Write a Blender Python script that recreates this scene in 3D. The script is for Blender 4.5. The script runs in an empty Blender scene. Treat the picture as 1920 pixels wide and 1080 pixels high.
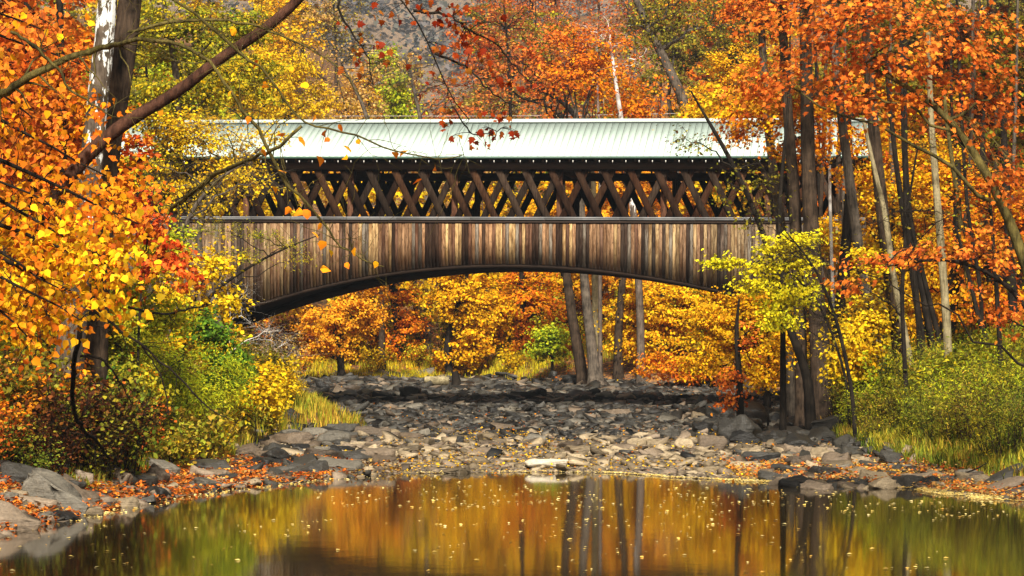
import bpy, bmesh, math, random
import numpy as np
from mathutils import Vector, Matrix

# ------------------------------------------------------------------ camera, world, sun, exposure
S = bpy.context.scene
C = S.collection
R = math.radians
FPX, HOR, CAMZ = 5067.0, 640.0, 3.6          # focal length in 1920-px pixels, horizon row, camera height (m)
cam_d = bpy.data.cameras.new("camera"); cam = bpy.data.objects.new("camera", cam_d); C.objects.link(cam)
cam.location = (0, 0, CAMZ); cam.rotation_euler = (R(90), 0, 0)
cam_d.sensor_width = 36; cam_d.lens = 36 * FPX / 1920; cam_d.shift_y = 100 / 1920
cam_d.clip_start = 0.5; cam_d.clip_end = 6000
S.camera = cam

W = bpy.data.worlds.new("World"); S.world = W; W.use_nodes = True
nt = W.node_tree
bg = nt.nodes["Background"]
sky = nt.nodes.new("ShaderNodeTexSky"); sky.sky_type = 'NISHITA'; sky.sun_disc = False
SUN_EL, SUN_AZ = R(46), R(178)               # azimuth clockwise from +Y: behind the camera, over its left shoulder
sky.sun_elevation = SUN_EL; sky.sun_rotation = SUN_AZ; sky.dust_density = 4.0; sky.air_density = 1.0; sky.ozone_density = 0.6
grey = nt.nodes.new("ShaderNodeRGBToBW"); tint = nt.nodes.new("ShaderNodeMix"); tint.data_type = 'RGBA'
tint.inputs[0].default_value = 0.85          # overcast: most of the blue is gone from the sky
nt.links.new(sky.outputs[0], grey.inputs[0]); nt.links.new(sky.outputs[0], tint.inputs[6]); nt.links.new(grey.outputs[0], tint.inputs[7])
warm = nt.nodes.new('ShaderNodeMix'); warm.data_type = 'RGBA'; warm.blend_type = 'MULTIPLY'; warm.inputs[0].default_value = 1.0; warm.inputs[7].default_value = (1.06, 0.97, 0.84, 1)
nt.links.new(tint.outputs[2], warm.inputs[6]); nt.links.new(warm.outputs[2], bg.inputs[0]); bg.inputs[1].default_value = 0.05
sun_d = bpy.data.lights.new("sun", 'SUN'); sun_d.energy = 4.8; sun_d.angle = R(6); sun_d.color = (1.0, 0.93, 0.82)
sun = bpy.data.objects.new("sun", sun_d); C.objects.link(sun); sun.location = (0, -20, 60)
_d = Vector((math.sin(SUN_AZ) * math.cos(SUN_EL), math.cos(SUN_AZ) * math.cos(SUN_EL), math.sin(SUN_EL)))
sun.rotation_euler = _d.to_track_quat('Z', 'Y').to_euler()
vs = S.view_settings; vs.view_transform = 'Standard'; vs.look = 'None'; vs.gamma = 1.0; vs.use_curve_mapping = False
vs.exposure = 0.98
S.cycles.max_bounces = 7; S.cycles.diffuse_bounces = 3; S.cycles.transmission_bounces = 4; S.cycles.glossy_bounces = 3
S.cycles.use_denoising = True
S.cycles.sample_clamp_indirect = 4.0

rng = np.random.default_rng(7)
random.seed(7)

# ------------------------------------------------------------------ helpers
def X_(px, D): return (px - 960) / FPX * D
def Z_(py, D): return CAMZ + (HOR - py) / FPX * D
def P_(px, py, D): return np.array([X_(px, D), D, Z_(py, D)])

def tag(o, label=None, cat=None, group=None, kind=None):
    if label: o['label'] = label
    if cat: o['category'] = cat
    if group: o['group'] = group
    if kind: o['kind'] = kind
    return o

def empty(name, loc=(0, 0, 0), rot=(0, 0, 0)):
    o = bpy.data.objects.new(name, None); C.objects.link(o); o.location = loc; o.rotation_euler = rot
    o.empty_display_size = 0.2
    return o

def mesh_np(name, V, faces, mats=(), smooth=False, midx=None):
    """faces: list of int arrays (m,k)"""
    me = bpy.data.meshes.new(name)
    V = np.asarray(V, dtype=np.float32)
    faces = [np.asarray(f, dtype=np.int32) for f in faces if len(f)]
    me.vertices.add(len(V)); me.vertices.foreach_set("co", V.ravel())
    nl = sum(f.size for f in faces); nf = sum(len(f) for f in faces)
    me.loops.add(nl); me.polygons.add(nf)
    me.loops.foreach_set("vertex_index", np.concatenate([f.ravel() for f in faces]))
    tot = np.concatenate([np.full(len(f), f.shape[1], np.int32) for f in faces])
    start = np.concatenate([[0], np.cumsum(tot)[:-1]]).astype(np.int32)
    me.polygons.foreach_set("loop_start", start)
    try: me.polygons.foreach_set("loop_total", tot)
    except Exception: pass
    if smooth: me.polygons.foreach_set("use_smooth", np.ones(nf, dtype=bool))
    for m in mats: me.materials.append(m)
    if midx is not None: me.polygons.foreach_set("material_index", np.asarray(midx, np.int32))
    me.update(calc_edges=True)
    return me

def link(name, me, parent=None, loc=None, mat=None):
    o = bpy.data.objects.new(name, me); C.objects.link(o)
    if parent is not None: o.parent = parent
    if loc is not None: o.location = loc
    if mat is not None and not me.materials: me.materials.append(mat)
    return o

BOXF = np.array([[0, 1, 3, 2], [4, 6, 7, 5], [0, 4, 5, 1], [2, 3, 7, 6], [0, 2, 6, 4], [1, 5, 7, 3]])
def box_v(x0, x1, y0, y1, z0, z1):
    return np.array([[x, y, z] for x in (x0, x1) for y in (y0, y1) for z in (z0, z1)], float)
class MB:
    def __init__(s): s.V = []; s.F = {}; s.n = 0
    def add(s, V, faces):
        for f in faces:
            f = np.asarray(f)
            if len(f): s.F.setdefault(f.shape[1], []).append(f + s.n)
        s.V.append(np.asarray(V, float)); s.n += len(V)
    def box(s, *a): s.add(box_v(*a), [BOXF])
    def mesh(s, name, mats=(), smooth=False):
        return mesh_np(name, np.concatenate(s.V), [np.concatenate(v) for v in s.F.values()], mats, smooth)

# value noise ------------------------------------------------------
_tab = np.random.default_rng(3).random((256, 256))
def vnoise(x, y):
    x = np.asarray(x, float); y = np.asarray(y, float)
    xi = np.floor(x).astype(int); yi = np.floor(y).astype(int); fx = x - xi; fy = y - yi
    fx = fx * fx * (3 - 2 * fx); fy = fy * fy * (3 - 2 * fy)
    g = lambda a, b: _tab[a % 256, b % 256]
    return (g(xi, yi) * (1 - fx) + g(xi + 1, yi) * fx) * (1 - fy) + (g(xi, yi + 1) * (1 - fx) + g(xi + 1, yi + 1) * fx) * fy - 0.5
def fbm(x, y, o=3):
    r = 0; a = 1
    for i in range(o): r = r + a * vnoise(x * 2**i + 17 * i, y * 2**i + 31 * i); a *= 0.5
    return r

# ------------------------------------------------------------------ terrain
WPOLY = np.array([(-12.2, -90), (-11.2, 25), (-9.7, 36), (-8.15, 42.9), (-7.6, 47.8), (-6.85, 52), (-6.1, 55.7), (-4.4, 60), (-2.5, 63.2), (0, 64),
                  (2.5, 63.4), (3.8, 61.3), (6.25, 59), (8.3, 56.7), (9.9, 52.2), (12, 45), (13, 35), (12.2, 20), (12.2, -90)], float) * 1.165
def wdist(x, y):
    """signed distance to the pool: positive on land"""
    x = np.asarray(x, float); y = np.asarray(y, float)
    d = np.full(x.shape, 1e9); inside = np.zeros(x.shape, bool)
    n = len(WPOLY)
    for i in range(n):
        ax, ay = WPOLY[i]; bx, by = WPOLY[(i + 1) % n]
        ex, ey = bx - ax, by - ay
        t = np.clip(((x - ax) * ex + (y - ay) * ey) / (ex * ex + ey * ey), 0, 1)
        d = np.minimum(d, np.hypot(x - ax - t * ex, y - ay - t * ey))
        c = ((ay > y) != (by > y)) & (x < (bx - ax) * (y - ay) / (by - ay + 1e-12) + ax)
        inside ^= c
    return np.where(inside, -d, d)
LF0 = np.array([(-90, -12.3), (25, -11.3), (36, -9.8), (43, -8.3), (48, -7.75), (52, -7.2), (56, -7.0), (66, -7.7), (79, -7.5), (84, -4.7), (90, -5.0), (100, -7.4), (114, -9.2), (150, -11.5), (165, -12.5), (4000, -12.5)])
RF0 = np.array([(-90, 12.3), (20, 12.3), (35, 13.2), (45, 12.5), (52, 10.8), (58, 10.2), (70, 9.5), (80, 9.1), (90, 9.2), (105, 10.6), (145, 12), (165, 12), (4000, 12)])
LF = np.array([(a * (1.165 if 20 < a < 60 else 1.10 if a < 101 else 1), b * (1.165 if a < 60 else 1.07 if a < 101 else 1)) for a, b in LF0]); RF = np.array([(a * (1.165 if 20 < a < 60 else 1.10 if a < 101 else 1), b * (1.165 if a < 60 else 1.07 if a < 101 else 1)) for a, b in RF0])
def sstep(t): t = np.clip(t, 0, 1); return t * t * (3 - 2 * t)
def foot(x, y):
    x = np.asarray(x, float); y = np.asarray(y, float)
    tl = np.interp(y, LF[:, 0], LF[:, 1]) - x; tr = x - np.interp(y, RF[:, 0], RF[:, 1])
    return np.maximum(np.maximum(np.maximum(tl, tr), (y - np.interp(x, [-3, 2.5, 12], [158, 145, 137])) * 0.6), 0)
def gz(x, y):
    x = np.asarray(x, float); y = np.asarray(y, float)
    d = wdist(x, y) + 0.5 * fbm(x * 0.7, y * 0.5)
    z = np.where(d < 0, np.maximum(-1.3, 0.10 * d - 0.01), np.minimum(0.022 * d, 0.3) + 0.0125 * np.clip(y - 74, 0, 88))
    t = foot(x, y)
    z = z + 0.34 * np.minimum(t, 3) + 0.25 * np.clip(t - 3, 0, 4) + 0.07 * np.clip(t - 7, 0, 60)
    gap = np.exp(-(((x / np.maximum(y, 1)) + 0.036) / 0.028) ** 2)
    z = z + 0.22 * np.clip(y - 172, 0, 170) * (1 - 0.42 * gap) * np.where(y > 100, 1, 0)
    z = z - 14 * sstep((y - 360) / 100) + 420 * sstep((y - 880) / 800)
    z = z + 0.10 * fbm(x * 0.6, y * 0.4) * np.clip(d, 0, 1) + 0.35 * fbm(x * 0.15, y * 0.12) * np.clip(t / 3, 0, 1) + 14 * fbm(x * 0.012, y * 0.012) * sstep((y - 820) / 300)
    return z
def g1(x, y): return float(gz(np.array([x]), np.array([y]))[0])

# ------------------------------------------------------------------ materials
def M_new(name):
    m = bpy.data.materials.new(name); m.use_nodes = True; t = m.node_tree
    b = t.nodes["Principled BSDF"]; return m, t, b
def N(t, typ, **kw):
    n = t.nodes.new(typ)
    for k, v in kw.items(): setattr(n, k, v)
    return n
def ramp(t, fac, stops, interp='LINEAR'):
    r = N(t, "ShaderNodeValToRGB"); r.color_ramp.interpolation = interp
    e = r.color_ramp.elements
    while len(e) < len(stops): e.new(0.5)
    for i, (p, c) in enumerate(stops): e[i].position = p; e[i].color = (*c, 1)
    t.links.new(fac, r.inputs[0]); return r.outputs[0]
def math_(t, op, a, b=None, c=None):
    n = N(t, "ShaderNodeMath", operation=op)
    for i, v in enumerate((a, b, c)):
        if v is None: continue
        if isinstance(v, (int, float)): n.inputs[i].default_value = v
        else: t.links.new(v, n.inputs[i])
    return n.outputs[0]
def mix(t, f, a, b, mode='MIX'):
    n = N(t, "ShaderNodeMix", data_type='RGBA', blend_type=mode)
    for i, v in ((0, f), (6, a), (7, b)):
        if isinstance(v, (int, float)): n.inputs[i].default_value = v
        elif isinstance(v, tuple): n.inputs[i].default_value = (*v, 1)
        else: t.links.new(v, n.inputs[i])
    return n.outputs[2]
def noise(t, scale, vec=None, detail=3, rough=0.6, sc=None):
    n = N(t, "ShaderNodeTexNoise"); n.inputs['Scale'].default_value = scale; n.inputs['Detail'].default_value = detail; n.inputs['Roughness'].default_value = rough
    if vec is None: vec = N(t, "ShaderNodeTexCoord").outputs['Object']
    if sc:
        mp = N(t, "ShaderNodeMapping"); mp.inputs['Scale'].default_value = sc; t.links.new(vec, mp.inputs[0]); vec = mp.outputs[0]
    t.links.new(vec, n.inputs['Vector']); return n.outputs['Fac']
def bump(t, b, h, strength=0.4, dist=0.02):
    n = N(t, "ShaderNodeBump"); n.inputs['Strength'].default_value = strength; n.inputs['Distance'].default_value = dist
    t.links.new(h, n.inputs['Height']); t.links.new(n.outputs[0], b.inputs['Normal']); return n

def leaf_mat(name, cols, trans=0.34, spread=0.62):
    """cols: list of colours from one end of the tree's range to the other"""
    m, t, b = M_new(name)
    isl = N(t, "ShaderNodeNewGeometry").outputs['Random Per Island']
    oi = N(t, "ShaderNodeObjectInfo").outputs['Random']
    r = math_(t, 'FRACT', math_(t, 'ADD', isl, oi))
    nz = noise(t, 0.55, detail=2)
    nz = math_(t, 'MULTIPLY_ADD', nz, 2.4, -0.7)
    f = math_(t, 'ADD', math_(t, 'MULTIPLY', r, spread), math_(t, 'MULTIPLY', nz, 1 - spread))
    n = len(cols)
    col = ramp(t, f, [((i + 0.3) / (n - 0.4), c) for i, c in enumerate(cols)])
    v = math_(t, 'MULTIPLY_ADD', math_(t, 'FRACT', math_(t, 'MULTIPLY', isl, 37.7)), 0.85, 0.36)
    col = mix(t, 1.0, col, v, 'MULTIPLY')
    t.links.new(col, b.inputs['Base Color']); b.inputs['Roughness'].default_value = 0.5; b.inputs['Specular IOR Level'].default_value = 0.04
    tr = N(t, "ShaderNodeBsdfTranslucent"); t.links.new(col, tr.inputs[0])
    mx = N(t, "ShaderNodeMixShader"); mx.inputs[0].default_value = trans
    t.links.new(b.outputs[0], mx.inputs[1]); t.links.new(tr.outputs[0], mx.inputs[2])
    t.links.new(mx.outputs[0], t.nodes["Material Output"].inputs[0])
    return m
YEL = (0.92, 0.60, 0.012); GOLD = (0.90, 0.45, 0.010); AMB = (0.88, 0.32, 0.010); ORA = (0.85, 0.21, 0.012); DOR = (0.70, 0.12, 0.010)
RED = (0.55, 0.045, 0.012); DRED = (0.30, 0.022, 0.008); LIME = (0.62, 0.62, 0.02); OLI = (0.30, 0.30, 0.02); GRN = (0.07, 0.17, 0.015); BRN = (0.20, 0.07, 0.015)
TAN = (0.62, 0.36, 0.10); DGR = (0.025, 0.075, 0.012); MGR = (0.16, 0.30, 0.02)
LM = {
 'yellow': leaf_mat('leaf_yellow', [GOLD, YEL, (0.9, 0.64, 0.02), (0.70, 0.60, 0.02)]),
 'gold': leaf_mat('leaf_gold', [AMB, GOLD, YEL, (0.9, 0.5, 0.02)]),
 'orange': leaf_mat('leaf_orange', [DOR, ORA, AMB, GOLD]),
 'peach': leaf_mat('leaf_peach', [(0.95, 0.30, 0.015), (0.97, 0.42, 0.02), (0.97, 0.50, 0.03), (0.96, 0.50, 0.015)]),
 'redorange': leaf_mat('leaf_redorange', [(0.50, 0.08, 0.012), (0.76, 0.16, 0.02), (0.85, 0.24, 0.03), (0.90, 0.36, 0.03)]),
 'dullred': leaf_mat('leaf_dull_red', [(0.34, 0.06, 0.02), (0.52, 0.12, 0.03), (0.66, 0.20, 0.035), (0.50, 0.33, 0.05)]),
 'scarlet': leaf_mat('leaf_scarlet', [(0.70, 0.07, 0.015), (0.85, 0.12, 0.02), (0.9, 0.18, 0.03), (0.92, 0.36, 0.02)]),
 'red': leaf_mat('leaf_red', [(0.42, 0.03, 0.01), (0.62, 0.06, 0.012), (0.72, 0.09, 0.012), (0.78, 0.15, 0.012)]),
 'mixed': leaf_mat('leaf_orange_yellow', [DOR, ORA, AMB, GOLD, YEL]),
 'lime': leaf_mat('leaf_lime', [MGR, (0.42, 0.50, 0.02), LIME, (0.80, 0.64, 0.02)]),
 'olive': leaf_mat('leaf_olive', [GRN, OLI, (0.50, 0.42, 0.02), YEL]),
 'olivebrown': leaf_mat('leaf_olive_brown', [BRN, (0.16, 0.13, 0.02), OLI, (0.5, 0.26, 0.02)]),
 'green': leaf_mat('leaf_green', [DGR, GRN, MGR, (0.30, 0.38, 0.02)]),
 'russet': leaf_mat('leaf_russet', [(0.03, 0.014, 0.008), (0.09, 0.03, 0.012), (0.20, 0.06, 0.015), (0.34, 0.16, 0.02)]),
 'tan': leaf_mat('leaf_tan', [(0.45, 0.20, 0.05), TAN, (0.75, 0.48, 0.14), (0.75, 0.55, 0.10)]),
 'dim': leaf_mat('leaf_dull_gold', [BRN, (0.42, 0.28, 0.06), (0.45, 0.40, 0.06), (0.62, 0.45, 0.05)]),
 'brightlime': leaf_mat('leaf_bright_yellow', [(0.66, 0.70, 0.02), (0.93, 0.80, 0.02), (0.97, 0.77, 0.02)]),
 'grass': leaf_mat('blade_gold_green', [(0.16, 0.24, 0.02), (0.42, 0.44, 0.03), (0.66, 0.46, 0.05), (0.62, 0.30, 0.05)]),
 'grassdark': leaf_mat('blade_green', [(0.05, 0.10, 0.012), (0.16, 0.22, 0.02), (0.34, 0.34, 0.03), (0.40, 0.24, 0.04)]),
 'grassyellow': leaf_mat('blade_yellow', [(0.45, 0.45, 0.02), (0.75, 0.62, 0.02), (0.86, 0.60, 0.03)]),
}
def bark_mat(name, c1, c2, scale=9, patches=None):
    m, t, b = M_new(name)
    n1 = noise(t, scale, detail=5, rough=0.7, sc=(1.6, 1.6, 0.22))
    n2 = noise(t, scale * 0.25, detail=3)
    col = ramp(t, n1, [(0.42, c1), (0.58, c2)])
    col = mix(t, 0.55, col, ramp(t, n2, [(0.35, tuple(v * 0.55 for v in c1)), (0.7, tuple(min(1, v * 1.3) for v in c2))]))
    if patches:
        thr, pc = patches
        n3 = noise(t, 3.0, detail=5, rough=0.66, sc=(1.7, 1.7, 0.6))
        zz = N(t, "ShaderNodeSeparateXYZ"); t.links.new(N(t, "ShaderNodeTexCoord").outputs['Object'], zz.inputs[0])
        f = math_(t, 'ADD', n3, math_(t, 'MULTIPLY', zz.outputs[2], thr[1]))
        f = ramp(t, f, [(thr[0], (0, 0, 0)), (thr[0] + 0.02, (1, 1, 1))])
        col = mix(t, f, col, pc)
    t.links.new(col, b.inputs['Base Color']); b.inputs['Roughness'].default_value = 0.9; b.inputs['Specular IOR Level'].default_value = 0.08
    bump(t, b, n1, 1.0, 0.06)
    return m
BK = {
 'brown': bark_mat('bark_brown', (0.010, 0.007, 0.005), (0.075, 0.050, 0.032)),
 'dark': bark_mat('bark_dark', (0.006, 0.005, 0.004), (0.028, 0.021, 0.015)),
 'grey': bark_mat('bark_grey', (0.028, 0.023, 0.018), (0.15, 0.12, 0.09)),
 'pale': bark_mat('bark_pale_mossy', (0.12, 0.095, 0.05), (0.36, 0.30, 0.17)),
 'moss': bark_mat('bark_mossy', (0.03, 0.025, 0.010), (0.16, 0.125, 0.035)),
 'red': bark_mat('bark_reddish', (0.014, 0.007, 0.005), (0.10, 0.045, 0.027)),
 'white': bark_mat('bark_white', (0.30, 0.27, 0.24), (0.75, 0.72, 0.66), 4),
 'whitetop': bark_mat('bark_white_topped', (0.04, 0.03, 0.022), (0.17, 0.13, 0.10), 6, ((0.84, 0.032), (0.74, 0.72, 0.68))),
 'sycamore': bark_mat('bark_sycamore', (0.028, 0.020, 0.014), (0.13, 0.098, 0.07), 7, ((0.71, 0.019), (0.72, 0.74, 0.70))),
}
def rock_mat(name, dark, mid, light, rough=0.55):
    m, t, b = M_new(name)
    isl = N(t, "ShaderNodeNewGeometry").outputs['Random Per Island']
    oi = N(t, "ShaderNodeObjectInfo").outputs['Random']
    r = math_(t, 'FRACT', math_(t, 'ADD', isl, oi))
    geo = N(t, "ShaderNodeNewGeometry").outputs['Position']
    n1 = noise(t, 2.2, geo, detail=6, rough=0.72); n2 = noise(t, 14, geo, detail=4, rough=0.7)
    lay = noise(t, 3.0, geo, detail=4, rough=0.7, sc=(0.5, 0.5, 6))
    f = math_(t, 'ADD', math_(t, 'MULTIPLY', r, 0.55), math_(t, 'MULTIPLY', math_(t, 'ADD', math_(t, 'MULTIPLY', n1, 1.5), math_(t, 'MULTIPLY', lay, 0.5)), 0.26))
    col = ramp(t, f, [(0.12, dark), (0.48, mid), (0.85, light)])
    col = mix(t, 0.65, col, ramp(t, n2, [(0.3, (0.35, 0.35, 0.35)), (0.7, (1.15, 1.12, 1.08))]), 'MULTIPLY')
    t.links.new(col, b.inputs['Base Color'])
    b.inputs['Roughness'].default_value = rough; b.inputs['Specular IOR Level'].default_value = 0.28
    bump(t, b, math_(t, 'ADD', math_(t, 'ADD', n1, lay), math_(t, 'MULTIPLY', n2, 0.5)), 0.7, 0.06)
    return m
RK = {
 'slate': rock_mat('rock_dark_slate', (0.005, 0.0045, 0.004), (0.022, 0.020, 0.017), (0.085, 0.079, 0.066), 0.45),
 'grey': rock_mat('rock_grey', (0.014, 0.013, 0.010), (0.054, 0.049, 0.039), (0.19, 0.17, 0.132), 0.55),
 'tan': rock_mat('rock_tan', (0.04, 0.03, 0.018), (0.20, 0.152, 0.09), (0.48, 0.38, 0.24), 0.6),
 'brown': rock_mat('rock_brown', (0.025, 0.018, 0.012), (0.12, 0.088, 0.058), (0.30, 0.23, 0.16), 0.55),
 'white': rock_mat('rock_pale', (0.42, 0.37, 0.28), (0.62, 0.56, 0.44), (0.80, 0.75, 0.64), 0.55),
}
def ground_mat():
    m, t, b = M_new('ground_soil')
    at = N(t, "ShaderNodeAttribute", attribute_name='zone').outputs['Color']
    sp = N(t, "ShaderNodeSeparateColor"); t.links.new(at, sp.inputs[0])
    geo = N(t, "ShaderNodeNewGeometry").outputs['Position']
    n1 = noise(t, 1.2, geo, detail=8, rough=0.75); n2 = noise(t, 9, geo, detail=5, rough=0.75)
    v = N(t, "ShaderNodeTexVoronoi"); v.inputs['Scale'].default_value = 7; t.links.new(geo, v.inputs['Vector'])
    sh = N(t, "ShaderNodeSeparateColor"); t.links.new(v.outputs['Color'], sh.inputs[0])
    litter = ramp(t, sh.outputs[0], [(0.0, (0.03, 0.017, 0.008)), (0.35, (0.09, 0.035, 0.012)), (0.6, (0.26, 0.085, 0.016)), (0.8, (0.40, 0.15, 0.02)), (1.0, (0.5, 0.28, 0.04))])
    soil = ramp(t, n2, [(0.3, (0.02, 0.012, 0.006)), (0.7, (0.09, 0.055, 0.03))])
    forest = mix(t, ramp(t, n1, [(0.38, (0, 0, 0)), (0.58, (1, 1, 1))]), soil, litter)
    grav = ramp(t, math_(t, 'ADD', math_(t, 'MULTIPLY', sh.outputs[1], 0.6), math_(t, 'MULTIPLY', n2, 0.4)), [(0.1, (0.03, 0.022, 0.014)), (0.5, (0.13, 0.095, 0.06)), (0.9, (0.34, 0.26, 0.17))])
    far = ramp(t, n1, [(0.3, (0.07, 0.055, 0.045)), (0.5, (0.15, 0.10, 0.06)), (0.7, (0.28, 0.15, 0.06))])
    mud = ramp(t, n2, [(0.3, (0.02, 0.013, 0.006)), (0.7, (0.07, 0.045, 0.02))])
    col = mix(t, sp.outputs[0], forest, grav)
    col = mix(t, sp.outputs[1], col, far)
    col = mix(t, sp.outputs[2], col, mud)
    t.links.new(col, b.inputs['Base Color']); b.inputs['Roughness'].default_value = 0.9
    bump(t, b, math_(t, 'ADD', n2, sh.outputs[2]), 0.8, 0.05)
    return m
def water_mat():
    m, t, b = M_new('pool_water')
    b.inputs['Base Color'].default_value = (0.020, 0.013, 0.004, 1); b.inputs['Roughness'].default_value = 0.055
    b.inputs['IOR'].default_value = 1.46
    geo = N(t, "ShaderNodeNewGeometry").outputs['Position']
    a = noise(t, 1.0, geo, detail=3, rough=0.55, sc=(1.1, 0.9, 1)); c = noise(t, 9, geo, detail=2, rough=0.5, sc=(1.2, 0.7, 1))
    patch = noise(t, 0.10, geo, detail=2, sc=(0.5, 2.0, 1))
    h = math_(t, 'ADD', a, math_(t, 'MULTIPLY', c, math_(t, 'MULTIPLY_ADD', patch, 0.10, 0.02)))
    bump(t, b, h, 0.5, 0.0028)
    return m

def wood_mat(name, rough=0.75, wet=False, scale=1.0):
    """weathered board: the object's own colour broken up by grain, knots and grey weather streaks"""
    m, t, b = M_new(name)
    oi = N(t, "ShaderNodeObjectInfo")
    tc = N(t, "ShaderNodeTexCoord").outputs['Object']
    off = N(t, "ShaderNodeCombineXYZ"); t.links.new(math_(t, 'MULTIPLY', oi.outputs['Random'], 91.0), off.inputs[0]); t.links.new(math_(t, 'MULTIPLY', oi.outputs['Random'], 53.0), off.inputs[2])
    ad = N(t, "ShaderNodeVectorMath", operation='ADD'); t.links.new(tc, ad.inputs[0]); t.links.new(off.outputs[0], ad.inputs[1])
    vec = ad.outputs[0]
    gr = noise(t, 14 * scale, vec, detail=5, rough=0.75, sc=(2.2, 2.2, 0.13))
    bl = noise(t, 1.5, vec, detail=4, rough=0.7, sc=(2.0, 1, 0.55))
    kn = N(t, "ShaderNodeTexVoronoi"); kn.inputs['Scale'].default_value = 4.6
    mp = N(t, "ShaderNodeMapping"); mp.inputs['Scale'].default_value = (1.7, 0.1, 0.62); t.links.new(vec, mp.inputs[0]); t.links.new(mp.outputs[0], kn.inputs['Vector'])
    knot = ramp(t, kn.outputs['Distance'], [(0.06, (1, 1, 1)), (0.17, (0, 0, 0))])
    base = oi.outputs['Color']
    col = mix(t, ramp(t, gr, [(0.38, (0.95, 0.95, 0.95)), (0.54, (0, 0, 0))]), base, mix(t, 1.0, base, (0.18, 0.13, 0.10), 'MULTIPLY'))
    col = mix(t, ramp(t, bl, [(0.46, (0, 0, 0)), (0.62, (0.9, 0.9, 0.9))]), col, mix(t, 1.0, base, (0.34, 0.26, 0.21), 'MULTIPLY'))
    col = mix(t, math_(t, 'MULTIPLY', knot, 0.85), col, (0.015, 0.008, 0.005))
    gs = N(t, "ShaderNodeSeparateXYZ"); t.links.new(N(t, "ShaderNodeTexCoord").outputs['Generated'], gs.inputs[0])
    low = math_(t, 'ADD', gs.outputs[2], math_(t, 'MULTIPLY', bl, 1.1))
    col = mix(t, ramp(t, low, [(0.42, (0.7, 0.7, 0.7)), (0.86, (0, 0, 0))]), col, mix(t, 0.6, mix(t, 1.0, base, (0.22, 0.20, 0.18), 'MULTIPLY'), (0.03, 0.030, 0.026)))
    t.links.new(col, b.inputs['Base Color']); b.inputs['Roughness'].default_value = 0.9; b.inputs['Specular IOR Level'].default_value = 0.08
    bump(t, b, gr, 0.6, 0.008)
    return m
WOOD = wood_mat('weathered_wood')
def plain(name, col, rough=0.6, metal=0.0, var=0.25, scale=3.0, sc=None):
    m, t, b = M_new(name)
    n = noise(t, scale, detail=5, rough=0.7, sc=sc)
    c = ramp(t, n, [(0.3, tuple(v * (1 - var) for v in col)), (0.7, tuple(min(1, v * (1 + var * 0.6)) for v in col))])
    t.links.new(c, b.inputs['Base Color']); b.inputs['Roughness'].default_value = rough; b.inputs['Metallic'].default_value = metal
    bump(t, b, n, 0.15, 0.01)
    return m
ROOF = None
def roof_mat():
    m, t, b = M_new('painted_roof_metal')
    geo = N(t, "ShaderNodeNewGeometry").outputs['Position']
    oi = N(t, "ShaderNodeObjectInfo").outputs['Random']
    n = noise(t, 0.6, geo, detail=4, rough=0.65); n2 = noise(t, 6, geo, detail=4, rough=0.8, sc=(1, 1, 1))
    c = ramp(t, math_(t, 'ADD', math_(t, 'MULTIPLY', n, 0.7), math_(t, 'MULTIPLY', oi, 0.3)), [(0.25, (0.44, 0.55, 0.48)), (0.75, (0.54, 0.64, 0.57))])
    c = mix(t, ramp(t, n2, [(0.58, (0, 0, 0)), (0.72, (0.5, 0.5, 0.5))]), c, (0.26, 0.30, 0.22))
    t.links.new(c, b.inputs['Base Color']); b.inputs['Roughness'].default_value = 0.5; b.inputs['Specular IOR Level'].default_value = 0.4
    return m
ROOF = roof_mat()

# ------------------------------------------------------------------ ground sheet and water
def axis(dense0, dense1, step, lo, hi, grow=1.12):
    a = list(np.arange(dense0, dense1 + 1e-6, step)); s = step
    while a[-1] < hi: s *= grow; a.append(a[-1] + s)
    s = step; b = [dense0]
    while b[0] > lo: s *= grow; b.insert(0, b[0] - s)
    return np.array(b[:-1] + a)
xs = axis(-19, 19, 0.28, -1500, 1500); ys = axis(34, 165, 0.42, -150, 2600, 1.06)
GX, GY = np.meshgrid(xs, ys); gx = GX.ravel(); gy = GY.ravel(); gzv = gz(gx, gy)
nx, ny = len(xs), len(ys)
ii = (np.arange(ny - 1)[:, None] * nx + np.arange(nx - 1)[None, :]).ravel()
me = mesh_np('ground', np.stack([gx, gy, gzv], 1), [np.stack([ii, ii + 1, ii + nx + 1, ii + nx], 1)], [ground_mat()], smooth=True)
ca = me.color_attributes.new('zone', 'FLOAT_COLOR', 'POINT')
t_ = foot(gx, gy); dW = wdist(gx, gy)
bedm = np.clip(1 - t_ / 1.2, 0, 1); farm = sstep((gy - 330) / 120); mud = np.clip(-dW * 2 + 0.3, 0, 1)
ca.data.foreach_set('color', np.stack([bedm, farm, mud, np.ones_like(mud)], 1).astype(np.float32).ravel())
tag(link('ground', me), kind='structure')
wx = np.array([-60, 60]); wv = [(-60, -150, 0), (60, -150, 0), (60, 84, 0), (-60, 84, 0)]
tag(link('water', mesh_np('water', wv, [np.array([[0, 1, 2, 3]])], [water_mat()])), kind='structure')

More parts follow.
